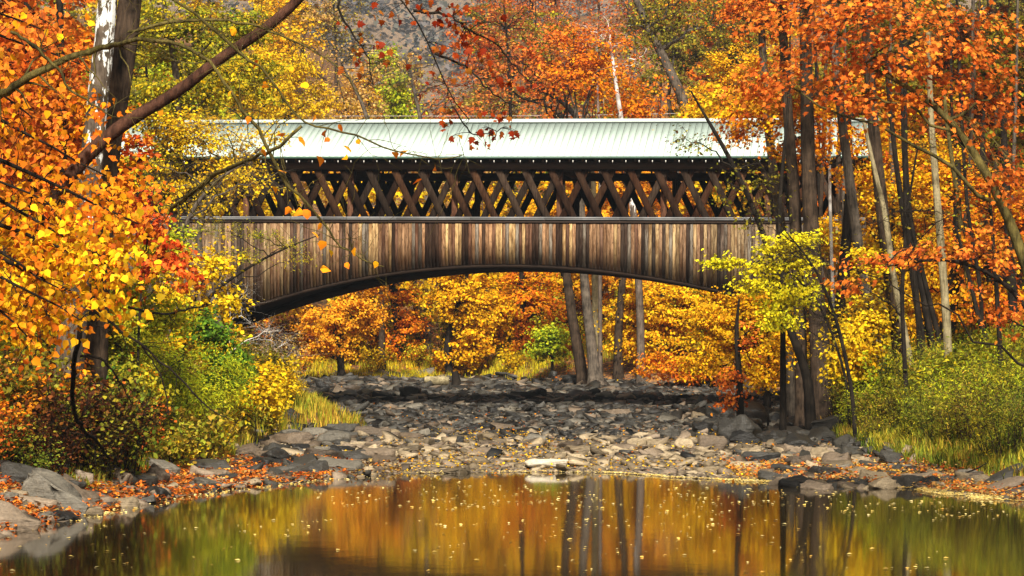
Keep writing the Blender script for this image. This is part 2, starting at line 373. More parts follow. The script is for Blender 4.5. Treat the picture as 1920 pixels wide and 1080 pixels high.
# ------------------------------------------------------------------ covered bridge
TH = R(7.5); TILT = R(0.45); BY = 110.0
def pa(px): k = (px - 960) / FPX; return BY * k / (math.cos(TH) + k * math.sin(TH))
def pz(px, py):
    a = pa(px); Y = BY - a * math.sin(TH); return Z_(py, Y) + a * math.tan(TILT)
BLIFT = 20 / FPX * BY + 0.3
bridge = tag(empty('covered_bridge', (0, BY, BLIFT), (0, TILT, -TH)),
             'long wooden covered bridge with a pale green metal roof and open lattice sides', 'bridge')
A0, A1 = -17.0, 14.2
RAIL, EAVE, RIDGE, WID = 7.88, 10.33, 12.06, 7.4
arch_px = [(150, 700), (330, 632), (420, 590), (471, 563), (542, 547), (603, 531), (664, 521), (740, 511), (860, 500), (960, 498), (1100, 500), (1259, 521), (1370, 545), (1450, 570), (1560, 610), (1750, 690)]
_aa = np.array([pa(p[0]) for p in arch_px]); _az = np.array([pz(*p) for p in arch_px])
_fit = np.polynomial.Polynomial.fit(_aa, _az - BLIFT, 5)
def archz(a): return float(_fit(a)) if a > -15.5 else float(_fit(-15.5)) + (a + 15.5) * 0.4
def col_board(a):
    u = (a + 1.5) / 13.0
    g = min(1, abs(u) ** 1.6)                            # boards weather grey towards the ends of the bridge
    r = random.random()
    if r < 0.27: c = (0.60, 0.40, 0.18)
    elif r < 0.52: c = (0.42, 0.24, 0.12)
    elif r < 0.70: c = (0.17, 0.085, 0.048)
    elif r < 0.90: c = (0.065, 0.036, 0.022)
    else: c = (0.26, 0.22, 0.17)
    s = random.uniform(0.55, 1.0)
    gc = (0.17, 0.145, 0.115) if random.random() < .6 else (0.085, 0.075, 0.062)
    if a < -8 and random.random() < .2: gc = (0.40, 0.30, 0.20)
    g = g * random.uniform(0.5, 1.0)
    return tuple(s * (c[i] * (1 - g) + gc[i] * g) for i in range(3)) + (1,)
# siding boards: one object each
a = A0; bw = 0.1385
while a < A1:
    w = bw * random.uniform(0.94, 1.06)
    y0 = -0.055 - random.choice((0, 0, 0.008, 0.014)); z1 = RAIL - 0.05
    V = box_v(0.006, w - 0.006, y0, -0.02, 0, 1)
    for v in V: v[2] = z1 if v[2] > .5 else archz(a + v[0]) + random.uniform(-0.012, 0.0)
    V[:, 2] -= RAIL
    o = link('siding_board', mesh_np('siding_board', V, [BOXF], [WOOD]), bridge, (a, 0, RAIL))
    o.color = col_board(a); a += w
# rail cap above the boards
capm = plain('rail_flashing', (0.15, 0.15, 0.15), 0.6, 0.0)
x = A0
while x < A1:
    x1 = min(x + 3.05, A1)
    m = MB(); m.box(x, x1 - .012, -0.15, 0.02, RAIL - 0.035 + random.uniform(-.006, .006), RAIL + 0.045); m.box(x, x1 - .012, -0.15, -0.135, RAIL - 0.08, RAIL - 0.036)
    link('rail_cap', m.mesh('rail_cap', [capm]), bridge); x = x1
darkwood = plain('dark_timber', (0.040, 0.022, 0.013), 0.8, 0, 0.5, 5, (0.3, 1, 1))
m = MB(); m.box(A0, A1, -0.10, -0.02, RAIL - 0.20, RAIL - 0.085); link('rail_board', m.mesh('rail_board', [darkwood]), bridge)
# lattice: planks crossing, two layers per truss, near and far
def lattice_plank(sgn, x0, b, colr, name='lattice_plank'):
    z0, z1 = 6.9, 10.12; dx = 0.487 * (z1 - z0); hw = 0.150
    xa, xb = (x0, x0 - dx) if sgn > 0 else (x0 - dx, x0)      # bottom x, top x
    V = np.array([[x_ + s, y_, z_] for (x_, z_) in ((xa, z0), (xb, z1)) for s in (-hw, hw) for y_ in (b, b + 0.078)])
    V -= [(xa + xb) / 2, b, (z0 + z1) / 2]
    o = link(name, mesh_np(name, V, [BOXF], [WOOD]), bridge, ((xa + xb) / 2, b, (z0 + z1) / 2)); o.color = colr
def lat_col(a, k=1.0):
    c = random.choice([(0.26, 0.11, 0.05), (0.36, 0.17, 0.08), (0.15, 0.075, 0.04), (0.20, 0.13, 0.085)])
    s = k * .20 * random.uniform(0.7, 1.3) * (0.35 + 0.8 * min(1, max(0, (a + 12) / 16)))  # overhang shade and the better lit right side are put into the plank colour
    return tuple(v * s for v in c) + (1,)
x = A0 + 0.6; SP = 1.075
while x < A1 + 1.0:
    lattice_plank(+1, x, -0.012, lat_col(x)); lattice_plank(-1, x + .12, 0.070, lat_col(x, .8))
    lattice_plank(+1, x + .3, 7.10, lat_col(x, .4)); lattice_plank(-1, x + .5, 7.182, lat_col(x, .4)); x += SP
# chords, posts, braces
for b in (-0.10, 7.262):
    m = MB(); m.box(A0, A1, b, b + 0.075, 9.86, 10.16); link('top_chord', m.mesh('top_chord', [darkwood]), bridge)
for b in (0.152, 6.94):
    m = MB(); m.box(A0, A1, b, b + 0.14, 7.30, 7.62); link('bottom_chord', m.mesh('bottom_chord', [darkwood]), bridge)
    m = MB(); m.box(A0, A1, b, b + 0.14, 9.80, 10.14); link('top_chord', m.mesh('top_chord', [darkwood]), bridge)
px_posts = [258, 455, 651, 847, 1044, 1240, 1436]
for p in px_posts:
    x = pa(p)
    for b in (0.30, 6.76):
        m = MB(); m.box(-0.12, 0.12, 0, 0.17, 6.6, 10.14)
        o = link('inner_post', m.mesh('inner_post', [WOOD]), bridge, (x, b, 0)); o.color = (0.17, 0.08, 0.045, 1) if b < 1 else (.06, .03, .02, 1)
    m = MB(); m.box(-0.12, 0.12, 0.48, 6.75, 9.84, 10.08); link('tie_beam', m.mesh('tie_beam', [darkwood]), bridge, (x, 0, 0))
    for s in (-1, 1):                                             # knee braces
        m = MB(); y0 = 0.48 if s < 0 else 6.75
        V = np.array([[sx, y0 - s * 0 + (0 if z < 9.2 else -s * 0.9) + dy, z] for sx in (-.07, .07) for dy, z in ((0, 9.0), (-s * .0, 9.18), (0, 9.84), (-s * -.18, 9.84))])
        m.add(V, [np.array([[0, 1, 3, 2], [4, 6, 7, 5], [0, 4, 5, 1], [2, 3, 7, 6], [0, 2, 6, 4], [1, 5, 7, 3]])]); link('knee_brace', m.mesh('knee_brace', [darkwood]), bridge, (x, 0, 0))
# arch rib: laminated beam following the siding's bottom edge, both sides, and the deck soffit between them
def strip(z_lo, z_hi, b0, b1, mat, name, n=64, a0=A0, a1=A1):
    xs_ = np.linspace(a0, a1, n + 1); V = []; F = []
    for i, x_ in enumerate(xs_):
        zl, zh = z_lo(x_), z_hi(x_)
        V += [(x_, b0, zl), (x_, b1, zl), (x_, b1, zh), (x_, b0, zh)]
        if i:
            k = 4 * i; F += [(k - 4, k, k + 1, k - 3), (k - 3, k + 1, k + 2, k - 2), (k - 2, k + 2, k + 3, k - 1), (k - 1, k + 3, k, k - 4)]
    F += [(0, 1, 2, 3), (4 * n + 3, 4 * n + 2, 4 * n + 1, 4 * n)]
    return link(name, mesh_np(name, np.array(V), [np.array(F)], [mat]), bridge)
for b in (-0.018, 7.22):
    strip(lambda q: archz(q) - 0.15, lambda q: archz(q) + 0.14, b, b + 0.16, darkwood, 'arch_rib')
strip(lambda q: archz(q) + 0.10, lambda q: 7.85, 7.385, 7.44, darkwood, 'far_siding')
strip(lambda q: archz(q) + 0.22, lambda q: archz(q) + 0.32, 0.143, 7.219, darkwood, 'soffit')
m = MB(); m.box(A0, A1, 0.50, 6.70, 7.02, 7.12); link('deck', m.mesh('deck', [darkwood]), bridge)
# roof: one object per sheet, raised rib along its left edge
def rz(b): return EAVE + (RIDGE - EAVE) * (1 - abs(b - WID / 2) / (WID / 2 + 0.5))
nsheet = 120; sw = (A1 - A0 + 1.0) / nsheet
mid = WID / 2
def sheet_mesh(side, rib):
    m = MB(); b0, b1 = (-0.5, mid - 0.02) if side < 0 else (WID + 0.5, mid + 0.02)
    def prism(xa, xb, lo, hi):
        V = np.array([[x_, b_, rz(b_) + h_] for x_ in (xa, xb) for b_ in (b0, b1) for h_ in (lo, hi)]); m.add(V, [BOXF])
    prism(0.009, sw - 0.009, 0, 0.022); prism(0.010, 0.026 if rib else 0.020, 0.0222, 0.034 if rib else 0.028)
    return m.mesh('roof_sheet', [ROOF])
sm = {(s, r): sheet_mesh(s, r) for s in (-1, 1) for r in (0, 1)}
for i in range(nsheet):
    for s in (-1, 1): link('roof_sheet', sm[(s, i % 4 != 1)], bridge, (A0 - 0.5 + i * sw, 0, random.uniform(-.003, .003)))
ridgem = plain('ridge_metal', (0.56, 0.64, 0.59), 0.5, 0, 0.1)
m = MB()
V = np.array([[x_, b_, z_] for x_ in (A0 - .52, A1 + .52) for (b_, z_) in ((mid - .2, rz(mid - .2) + .078), (mid, RIDGE + .16), (mid + .2, rz(mid + .2) + .078), (mid, RIDGE + .08))])
m.add(V, [np.array([[0, 1, 5, 4], [1, 2, 6, 5], [2, 3, 7, 6], [3, 0, 4, 7], [0, 3, 2, 1], [4, 5, 6, 7]])]); link('ridge_cap', m.mesh('ridge_cap', [ridgem]), bridge)
m = MB(); m.box(A0 - .5, A1 + .5, -0.53, -0.502, EAVE - 0.06, EAVE + 0.035); link('drip_edge', m.mesh('drip_edge', [plain('drip_edge', (0.06, 0.12, 0.09), .5)]), bridge)
m = MB()
for b0, b1 in ((-0.48, mid - .01), (WID + .48, mid + .01)):
    V = np.array([[x_, b_, rz(b_) + h_] for x_ in (A0 - .48, A1 + .48) for b_ in (b0, b1) for h_ in (-.05, -.006)]); m.add(V, [BOXF])
roof_o = link('roof', m.mesh('roof', [darkwood]), bridge)
for o in list(bridge.children):
    if o.name.split('.')[0] in ('roof_sheet', 'ridge_cap', 'drip_edge'): o.parent = roof_o
# rafters and the little pale hangers under the eave
x = A0; k = 0
raf = MB()
V = np.array([[x_, b_, rz(b_) + h_] for x_ in (-.04, .04) for b_ in (-0.44, mid - .02) for h_ in (-.22, -.052)]); raf.add(V, [BOXF])
V = np.array([[x_, b_, rz(b_) + h_] for x_ in (-.04, .04) for b_ in (WID + 0.44, mid + .02) for h_ in (-.22, -.052)]); raf.add(V, [BOXF])
rafm = raf.mesh('rafter', [darkwood])
br = MB(); V = np.array([(-.022, -.47, 10.20), (.022, -.47, 10.20), (0, -.47, 10.08), (-.022, -.455, 10.20), (.022, -.455, 10.20), (0, -.455, 10.08)])
br.add(V, [np.array([[0, 2, 1], [3, 4, 5]]), np.array([[0, 1, 4, 3], [1, 2, 5, 4], [2, 0, 3, 5]])])
brm = br.mesh('eave_hanger', [plain('hanger_metal', (0.62, 0.60, 0.55), .4)])
while x < A1:
    link('rafter', rafm, bridge, (x, 0, 0)); link('eave_hanger', brm, bridge, (x + .15, 0, 0)); x += 0.5365
# end boards of the gables and stone abutments
m = MB(); V = np.array([(A0 - .02, -.3, EAVE - .05), (A0 - .02, WID + .3, EAVE - .05), (A0 - .02, mid, RIDGE - .1), (A0 + .02, -.3, EAVE - .05), (A0 + .02, WID + .3, EAVE - .05), (A0 + .02, mid, RIDGE - .1)])
gm = MB(); gm.add(V, [np.array([[0, 2, 1], [3, 4, 5]]), np.array([[0, 1, 4, 3], [1, 2, 5, 4], [2, 0, 3, 5]])])
gme = gm.mesh('gable', [darkwood]); link('gable', gme, bridge); link('gable', gme, bridge, (A1 - A0, 0, 0))
def hull_rock(seed, npts=16, sx=1, sy=.8, sz=.45, cuts=0, rough=0.0, boxy=0.6):
    r = np.random.default_rng(seed); bm = bmesh.new()
    for i in range(npts):
        v = r.uniform(-1, 1, 3); v = np.sign(v) * np.abs(v) ** boxy
        n_ = (abs(v) ** 4).sum() ** .25
        v = v / max(n_, 1e-3) * r.uniform(.85, 1)
        bm.verts.new((v[0] * sx, v[1] * sy, v[2] * sz))
    res = bmesh.ops.convex_hull(bm, input=bm.verts)
    bmesh.ops.delete(bm, geom=[g for g in res['geom_interior'] if isinstance(g, bmesh.types.BMVert)], context='VERTS')
    bmesh.ops.dissolve_limit(bm, angle_limit=R(14), verts=bm.verts, edges=bm.edges)
    if cuts:
        bmesh.ops.bevel(bm, geom=list(bm.edges), offset=0.055, segments=1, affect='EDGES', clamp_overlap=True)
        bmesh.ops.triangulate(bm, faces=bm.faces)
        for _ in range(cuts):
            bmesh.ops.subdivide_edges(bm, edges=[e for e in bm.edges if e.calc_length() > .16], cuts=1, use_grid_fill=False)
            bmesh.ops.triangulate(bm, faces=bm.faces)
        bm.normal_update()
        from mathutils import noise as mn
        for v in bm.verts:
            p = v.co * 1.7 + Vector((seed * 3.1, 0, 0))
            v.co += v.normal * rough * (mn.noise(p) + .6 * mn.noise(p * 2.7) + .35 * abs(mn.noise(Vector((p.x, p.y, p.z * 5)) * 3)))
    bmesh.ops.triangulate(bm, faces=bm.faces)
    V = np.array([v.co[:] for v in bm.verts]); F = np.array([[v.index for v in f.verts] for f in bm.faces]); bm.free()
    return V, F
ab_stone = [mesh_np('stone_block', *(lambda vf: (vf[0] * [.62, .5, .62], [vf[1]]))(hull_rock(900 + i, 22, 1, .8, .5, 0, boxy=.25)), [RK['grey']]) for i in range(5)]
for (ax0, nm) in ((-17.5, 'left'), (13.6, 'right')):
    r_ = tag(empty('stone_abutment', (math.cos(TH) * ax0, BY - math.sin(TH) * ax0, 0), (0, 0, -TH)),
             'grey stone abutment under the %s end of the covered bridge, behind foliage' % nm, 'abutment', 'stone abutments')
    core = MB(); core.box(0.3, 3.7, 0.3, WID - .3, 0, archz(ax0 + 2) + .3 if nm == 'left' else archz(ax0) + .3); link('core', core.mesh('core', [RK['grey']]), r_)
    ztop = archz(ax0 + 2)
    for j in range(int(ztop / .58) + 1):
        for k in range(4 if nm == 'left' else 4):
            o = link('stone_block', ab_stone[(j + k) % 5], r_, (0.45 + k * 1.02 + (j % 2) * .3, 0.25, .3 + j * .58)); o.rotation_euler = (0, 0, random.uniform(-.1, .1))
        for k in range(7):
            o = link('stone_block', ab_stone[(j + k) % 5], r_, (3.75 if nm == 'left' else 0.2, 0.6 + k * 1.0 + (j % 2) * .3, .3 + j * .58)); o.rotation_euler = (0, 0, R(90) + random.uniform(-.1, .1))

# ------------------------------------------------------------------ plants: geometry
def frames(P):
    T = np.gradient(P, axis=0); T /= np.linalg.norm(T, axis=1, keepdims=True) + 1e-9
    ref = np.array([0.13, 0.97, 0.2]) if abs(T[:, 2]).mean() > .5 else np.array([0.1, 0.1, 1.0])
    U = np.cross(T, ref); U /= np.linalg.norm(U, axis=1, keepdims=True) + 1e-9
    return U, np.cross(T, U)
def tube(mb, P, rad, k=6, flare=0, bumpy=0):
    P = np.asarray(P, float); rad = np.asarray(rad, float); n = len(P)
    U, Vv = frames(P); an = np.arange(k) * 2 * np.pi / k
    rr = rad[:, None] * np.ones((n, k))
    if bumpy: rr = rr * (1 + bumpy * (rng.random((n, k)) - .5))
    if flare:
        rr[0] *= 1 + flare * (0.6 + .8 * (np.arange(k) % 2)); rr[1] *= 1 + flare * .25
    ring = P[:, None, :] + rr[..., None] * (np.cos(an)[None, :, None] * U[:, None, :] + np.sin(an)[None, :, None] * Vv[:, None, :])
    i = np.arange(n - 1)[:, None] * k; j = np.arange(k)[None, :]; jn = (j + 1) % k
    F = np.stack([i + j, i + jn, i + k + jn, i + k + j], -1).reshape(-1, 4)
    mb.add(ring.reshape(-1, 3), [F])
def resample(pts, n):
    pts = np.asarray(pts, float); d = np.r_[0, np.cumsum(np.linalg.norm(np.diff(pts, axis=0), axis=1))]
    t = np.linspace(0, d[-1], n)
    out = np.stack([np.interp(t, d, pts[:, i]) for i in range(pts.shape[1])], 1)
    for _ in range(2): out[1:-1] = (out[:-2] + 2 * out[1:-1] + out[2:]) / 4
    return out
def bez(p0, p1, up=0.25, n=7, wob=0.05, sag=0.0):
    p0 = np.asarray(p0, float); p1 = np.asarray(p1, float); L = np.linalg.norm(p1 - p0)
    c = (p0 + p1) / 2 + np.array([0, 0, (up - sag) * L]) + rng.normal(0, wob, 3) * L
    t = np.linspace(0, 1, n)[:, None]
    P = (1 - t) ** 2 * p0 + 2 * t * (1 - t) * c + t ** 2 * p1
    P[1:-1] += rng.normal(0, wob * .35 * L / math.sqrt(n), (n - 2, 3))
    return P
# leaf templates (x across, y along the leaf, z normal)
T_CARD = (np.array([[0, -.5, 0], [.42, -.02, .10], [0, .55, 0], [-.42, .02, .10]]), np.array([[0, 1, 2, 3]]))
T_OVAL = (np.array([[0, -.5, 0], [.30, -.28, .06], [.36, .08, .08], [0, .58, -.06], [-.36, .08, .08], [-.30, -.28, .06]]), np.array([[0, 1, 2, 3], [0, 3, 4, 5]]))
_mp = [(0, -.42), (.22, -.40), (.50, -.20), (.30, -.02), (.52, .22), (.22, .20), (0, .60), (-.22, .20), (-.52, .22), (-.30, -.02), (-.50, -.20), (-.22, -.40)]
T_MAPLE = (np.array([[x_, y_, .22 * abs(x_) - .12 * max(0, y_)] for x_, y_ in _mp] + [[0, -.02, 0]]), np.array([[12, i, (i + 1) % 12] for i in range(12)]))
T_BROAD = (np.array([[0, -.46, 0], [.34, -.40, .07], [.46, -.02, .12], [.24, .26, .02], [0, .60, -.10], [-.24, .26, .02], [-.46, -.02, .12], [-.34, -.40, .07]]), np.array([[0, 1, 2, 3], [0, 3, 4, 5], [0, 5, 6, 7]]))
T_LOBED = (np.array([[0, -.44, 0], [.30, -.38, .10], [.50, -.12, .16], [.40, .10, .12], [.22, .14, .02], [0, .62, -.16], [-.22, .14, .02], [-.40, .10, .12], [-.50, -.12, .16], [-.30, -.38, .10], [0, -.05, -.03]]), np.array([[10, i, (i + 1) % 10] for i in range(10)]))
T_NARROW = (np.array([[0, -.5, 0], [.13, 0, .03], [0, .5, -.05], [-.13, 0, .03]]), np.array([[0, 1, 2, 3]]))
def leaves(mb, pos, nrm, size, tmpl, tip=None, jit=0.35):
    n = len(pos)
    if not n: return
    nrm = nrm + rng.normal(0, jit, (n, 3)); nrm /= np.linalg.norm(nrm, axis=1, keepdims=True) + 1e-9
    if tip is None: tip = rng.normal(0, 1, (n, 3)) + np.array([0, 0, -.5])
    y = tip - (tip * nrm).sum(1, keepdims=True) * nrm; y /= np.linalg.norm(y, axis=1, keepdims=True) + 1e-9
    x_ = np.cross(y, nrm)
    V0, F0 = tmpl; k = len(V0)
    size = np.asarray(size).reshape(-1, 1, 1) * np.ones((n, 1, 1))
    V = pos[:, None, :] + size * (V0[None, :, 0:1] * x_[:, None] + V0[None, :, 1:2] * y[:, None] + V0[None, :, 2:3] * nrm[:, None])
    F = (F0[None] + (np.arange(n) * k)[:, None, None]).reshape(-1, F0.shape[1])
    mb.add(V.reshape(-1, 3), [F])
def crown_clusters(ells, n, shell=0.55):
    """cluster centres in a list of ellipsoids (cx,cy,cz,rx,ry,rz), biased to the shell"""
    vol = np.array([(e[3] * e[4] * e[5]) ** (2 / 3) for e in ells]); cnt = np.maximum(1, (n * vol / vol.sum()).astype(int)); out = []
    for e, c in zip(ells, cnt):
        v = rng.normal(0, 1, (c, 3)); v /= np.linalg.norm(v, axis=1, keepdims=True)
        r = shell + (1 - shell) * rng.random(c) ** .6
        r = np.where(rng.random(c) < .25, rng.random(c) * shell, r) * rng.uniform(.82, 1.12, c)
        out.append(np.array(e[:3]) + v * r[:, None] * np.array(e[3:]))
    return np.concatenate(out)
def build_tree(trunkP, trunkR, ells, ncl, nlf, lsize, tmpl=T_CARD, cr=0.55, nlimb=6, twigs=3, droop=0.0, k=8, low=0.25, fill=0.3, flat=0.42, limbr=0.5, seg=6, flare=.5):
    """returns (wood MB, leaf MB, leaf anchor list). All in local coordinates of trunkP"""
    wood = MB(); lf = MB()
    trunkP = np.asarray(trunkP, float); tp = resample(trunkP, max(10, len(trunkP) * 3)); tr = np.interp(np.linspace(0, 1, len(tp)), np.linspace(0, 1, len(trunkR)), trunkR)
    tube(wood, tp, tr, k, flare=flare, bumpy=.1)
    anchors = []
    if not ells: return wood, lf, anchors
    cl = crown_clusters(ells, ncl)
    cen = cl[rng.choice(len(cl), min(nlimb, len(cl)), replace=False)]
    for _ in range(4):
        lab = np.linalg.norm(cl[:, None] - cen[None], axis=2).argmin(1)
        cen = np.array([cl[lab == i].mean(0) if (lab == i).any() else cen[i] for i in range(len(cen))])
    H = len(tp)
    for i in range(len(cen)):
        mem = cl[lab == i]
        if not len(mem): continue
        c = cen[i]
        hd = np.hypot(c[0] - tp[:, 0], c[1] - tp[:, 1])
        want = c[2] - 0.55 * hd
        ok = np.arange(int(H * low), H)
        j = ok[np.abs(tp[ok, 2] - want[ok]).argmin()]
        r0 = max(tr[j] * limbr, .02)
        far = mem[np.linalg.norm(mem - tp[j], axis=1).argmax()]
        lp = resample(np.array([tp[j], tp[j] + (c - tp[j]) * .5 + [0, 0, .08 * np.linalg.norm(c - tp[j])], c, (c + far) / 2 + [0, 0, -droop], far]), 12)
        lp[1:-1] += rng.normal(0, .05, (10, 3)) * np.linalg.norm(far - tp[j]) * .4
        tube(wood, lp, np.linspace(r0, r0 * .16, 12), 5)
        for m_ in mem:
            d = np.linalg.norm(lp - m_, axis=1) + np.maximum(0, lp[:, 2] - m_[2] + .1) * .6
            q = d[:-1].argmin(); sp = bez(lp[q], m_, .12, seg, .10, droop * .2)
            rb = max(r0 * (1 - q / 13) * .35, .008); tube(wood, sp, np.linspace(rb, rb * .25, seg), 3)
            for _ in range(twigs):
                e = m_ + rng.normal(0, 1, 3) * cr * np.array([.9, .9, .5]) + [0, 0, -droop * .5]
                st = sp[rng.integers(seg // 2, seg)]
                tube(wood, bez(st, e, .06, 4, .12), np.linspace(rb * .3, rb * .1, 4), 3)
            anchors.append(m_)
    cl = np.array(anchors); n = int(ncl * nlf)
    pick = rng.integers(0, len(cl), n); scl = rng.uniform(.6, 1.25, len(cl))
    off = rng.normal(0, .55, (n, 3)) * cr * scl[pick][:, None] * np.array([1, 1, flat])
    tiltv = rng.normal(0, .30, (len(cl), 2))
    off[:, 2] += (off[:, :2] * tiltv[pick]).sum(1)
    pos = cl[pick] + off + [0, 0, -droop * .3]
    cc = cl.mean(0); outw = pos - cc; outw /= np.linalg.norm(outw, axis=1, keepdims=True) + 1e-6
    nrm = outw * .5 + np.array([0, -.25, .75])
    leaves(lf, pos, nrm, lsize * rng.uniform(.65, 1.25, n), tmpl, jit=.55)
    return wood, lf, anchors

def hsel(o):  return o
def put_tree(name, label, cat, loc, wood_me, leaf_me, group=None, rot=0, scale=1.0, barkmat=None, leafmat=None, crown_name='crown'):
    root = tag(empty(name, loc, (0, 0, rot)), label, cat, group); root.scale = (scale,) * 3 if np.isscalar(scale) else scale
    for nm, me_, mt in (('trunk', wood_me, barkmat), (crown_name, leaf_me, leafmat)):
        if me_ is None: continue
        o = bpy.data.objects.new(nm, me_); C.objects.link(o); o.parent = root
        if mt is not None:
            if not me_.materials: me_.materials.append(mt)
            o.material_slots[0].link = 'OBJECT'; o.material_slots[0].material = mt
    return root
_used = {}
def uniq(label):
    _used[label] = _used.get(label, 0) + 1
    return label

def hero(name, label, D, path, wpx, ells, lm, bk, ncl=60, nlf=40, ls=.15, group=None, tmpl=T_OVAL, Ds=None, leafparts=0, ground=True, **kw):
    """path/ells are given as sightings (column, row) at distance D and turned into metres here; the base is set on the ground"""
    Ds = Ds or [D] * len(path)
    pts = [P_(p[0], p[1], d) for p, d in zip(path, Ds)]
    base = pts[0].copy()
    if ground:
        gzz = g1(base[0], base[1]) - .25
        if base[2] > gzz + .6: pts.insert(0, np.array([base[0] + (pts[0][0] - pts[1][0]) * .15, base[1], gzz])); wpx = [wpx[0] * 1.08] + list(wpx)
        else: pts[0][2] = gzz
        base = pts[0].copy()
    if name == 'shrub': wpx = [w * .3 for w in wpx]
    elif 'sapling' in name or name == 'box_elder': wpx = [w * .6 for w in wpx]
    rr = [w / 2 / FPX * D for w in wpx]
    tp = np.array(pts) - base
    E = []
    for e in ells:
        d = e[5] if len(e) > 5 else D
        c = P_(e[0], e[1], d) - base; rx = e[2] / FPX * d; rz_ = e[3] / FPX * d; ry = e[4] if len(e) > 4 else (rx + rz_) / 2
        E.append((c[0], c[1], c[2], rx, ry, rz_))
    if len(rr) != len(tp): rr = np.interp(np.linspace(0, 1, len(tp)), np.linspace(0, 1, len(rr)), rr)
    wd, lf, anc = build_tree(tp, rr, E, ncl, nlf, ls, tmpl, **kw)
    r_ = put_tree(name, label, 'tree', tuple(base), wd.mesh('trunk', [BK[bk]], True), lf.mesh('crown', [LM[lm]]) if lf.n else None, group)
    return r_, anc

FAR_L = dict(k=7, seg=5, twigs=2)
# ------------------------------------------------------------------ trees seen under and through the bridge (far bank)
hero('maple_tree', 'peach orange maple glowing under the left half of the arch', 153, [(640, 700), (636, 640), (650, 560), (655, 500)], [14, 11, 8, 4],
     [(620, 610, 72, 66), (680, 570, 60, 48), (585, 640, 45, 35), (690, 520, 70, 40)], 'peach', 'dark', 140, 90, .16, cr=.58, **FAR_L)
hero('maple_tree', 'burnt orange maple in shade under the arch, right of the peach one', 163, [(752, 700), (748, 620), (735, 540), (730, 470)], [22, 17, 13, 8],
     [(735, 640, 50, 55), (745, 560, 50, 50), (780, 610, 30, 60)], 'orange', 'dark', 60, 70, .16, cr=.55, **FAR_L)
hero('maple_tree', 'yellow maple under the middle of the arch with leaves down to the ground', 157, [(845, 705), (835, 630), (870, 560), (880, 480)], [16, 12, 10, 5],
     [(870, 560, 62, 50), (890, 630, 60, 50), (855, 670, 45, 30), (930, 590, 45, 40), (850, 520, 50, 30)], 'gold', 'dark', 120, 80, .19, cr=.55, **FAR_L)
hero('maple_tree', 'orange maple between the yellow maple and the twin trunks under the arch', 158, [(985, 700), (982, 600), (978, 520), (980, 430)], [16, 13, 11, 7],
     [(975, 590, 50, 55), (1020, 560, 50, 50), (1000, 650, 45, 30), (985, 515, 60, 30)], 'mixed', 'dark', 90, 70, .18, cr=.55, **FAR_L)
hero('maple_tree', 'lime yellow sapling left of the twin trunks under the arch', 147, [(1035, 708), (1036, 660), (1040, 610)], [6, 5, 3],
     [(1040, 640, 42, 34)], 'lime', 'dark', 38, 80, .16, cr=.6, **FAR_L)
hero('sycamore_tree', 'tall brown trunk under the arch, left of the pair with the pale roots', 143, [(1093, 700), (1080, 640), (1068, 560), (1060, 500), (1055, 400), (1050, 250)], [21, 18, 16, 15, 14, 10],
     [(1060, 120, 90, 80), (1040, 270, 60, 60)], 'redorange', 'brown', 70, 50, .17, cr=.8, k=9, seg=5)
hero('sycamore_tree', 'tall brown trunk under the arch with pale bare roots on the stony bank', 141, [(1120, 722), (1108, 640), (1100, 570), (1093, 500), (1090, 400), (1085, 250)], [25, 20, 17, 15, 14, 10],
     [(1110, 120, 80, 80), (1120, 280, 60, 50)], 'orange', 'grey', 60, 50, .17, cr=.8, k=9, seg=5, flare=1.3)
hero('maple_tree', 'pale barked slim tree just right of the pair of brown trunks under the arch', 148, [(1120, 700), (1117, 600), (1115, 500), (1112, 300)], [15, 13, 12, 8],
     [(1120, 150, 60, 60)], 'mixed', 'pale', 30, 40, .17, cr=.8, k=8, seg=5)
hero('maple_tree', 'dark twin stemmed tree leaning right beside the pale rooted trunks', 144, [(1160, 715), (1158, 650), (1162, 580), (1170, 500), (1175, 380)], [19, 16, 14, 12, 8],
     [(1190, 200, 60, 70)], 'orange', 'brown', 40, 50, .17, cr=.8, k=8, seg=5)
hero('maple_tree', 'golden maple spreading in layered sprays below the right half of the arch', 145, [(1260, 712), (1250, 660), (1235, 600), (1245, 540)], [14, 12, 10, 6],
     [(1200, 565, 75, 35), (1290, 570, 80, 42), (1230, 620, 60, 35), (1160, 600, 40, 25), (1370, 560, 60, 35), (1180, 650, 50, 22)], 'gold', 'dark', 180, 80, .17, cr=.62, flat=.24, **FAR_L)
hero('maple_tree', 'golden amber maple behind the red leaved sapling, before the right arch end', 104, [(1440, 760), (1430, 680), (1410, 620), (1400, 560)], [14, 12, 10, 6],
     [(1350, 620, 60, 50), (1420, 610, 55, 55), (1310, 665, 55, 40), (1440, 670, 50, 40), (1400, 575, 60, 24), (1330, 590, 60, 22), (1460, 600, 40, 40)], 'gold', 'dark', 150, 85, .12, cr=.65, flat=.3, **FAR_L)
hero('maple_tree', 'low orange and yellow brush tree on the right bank under the arch end', 139, [(1330, 725), (1325, 690), (1320, 650)], [8, 7, 4],
     [(1300, 690, 50, 28), (1240, 690, 45, 24), (1350, 700, 40, 24)], 'mixed', 'dark', 70, 70, .14, cr=.55, **FAR_L)

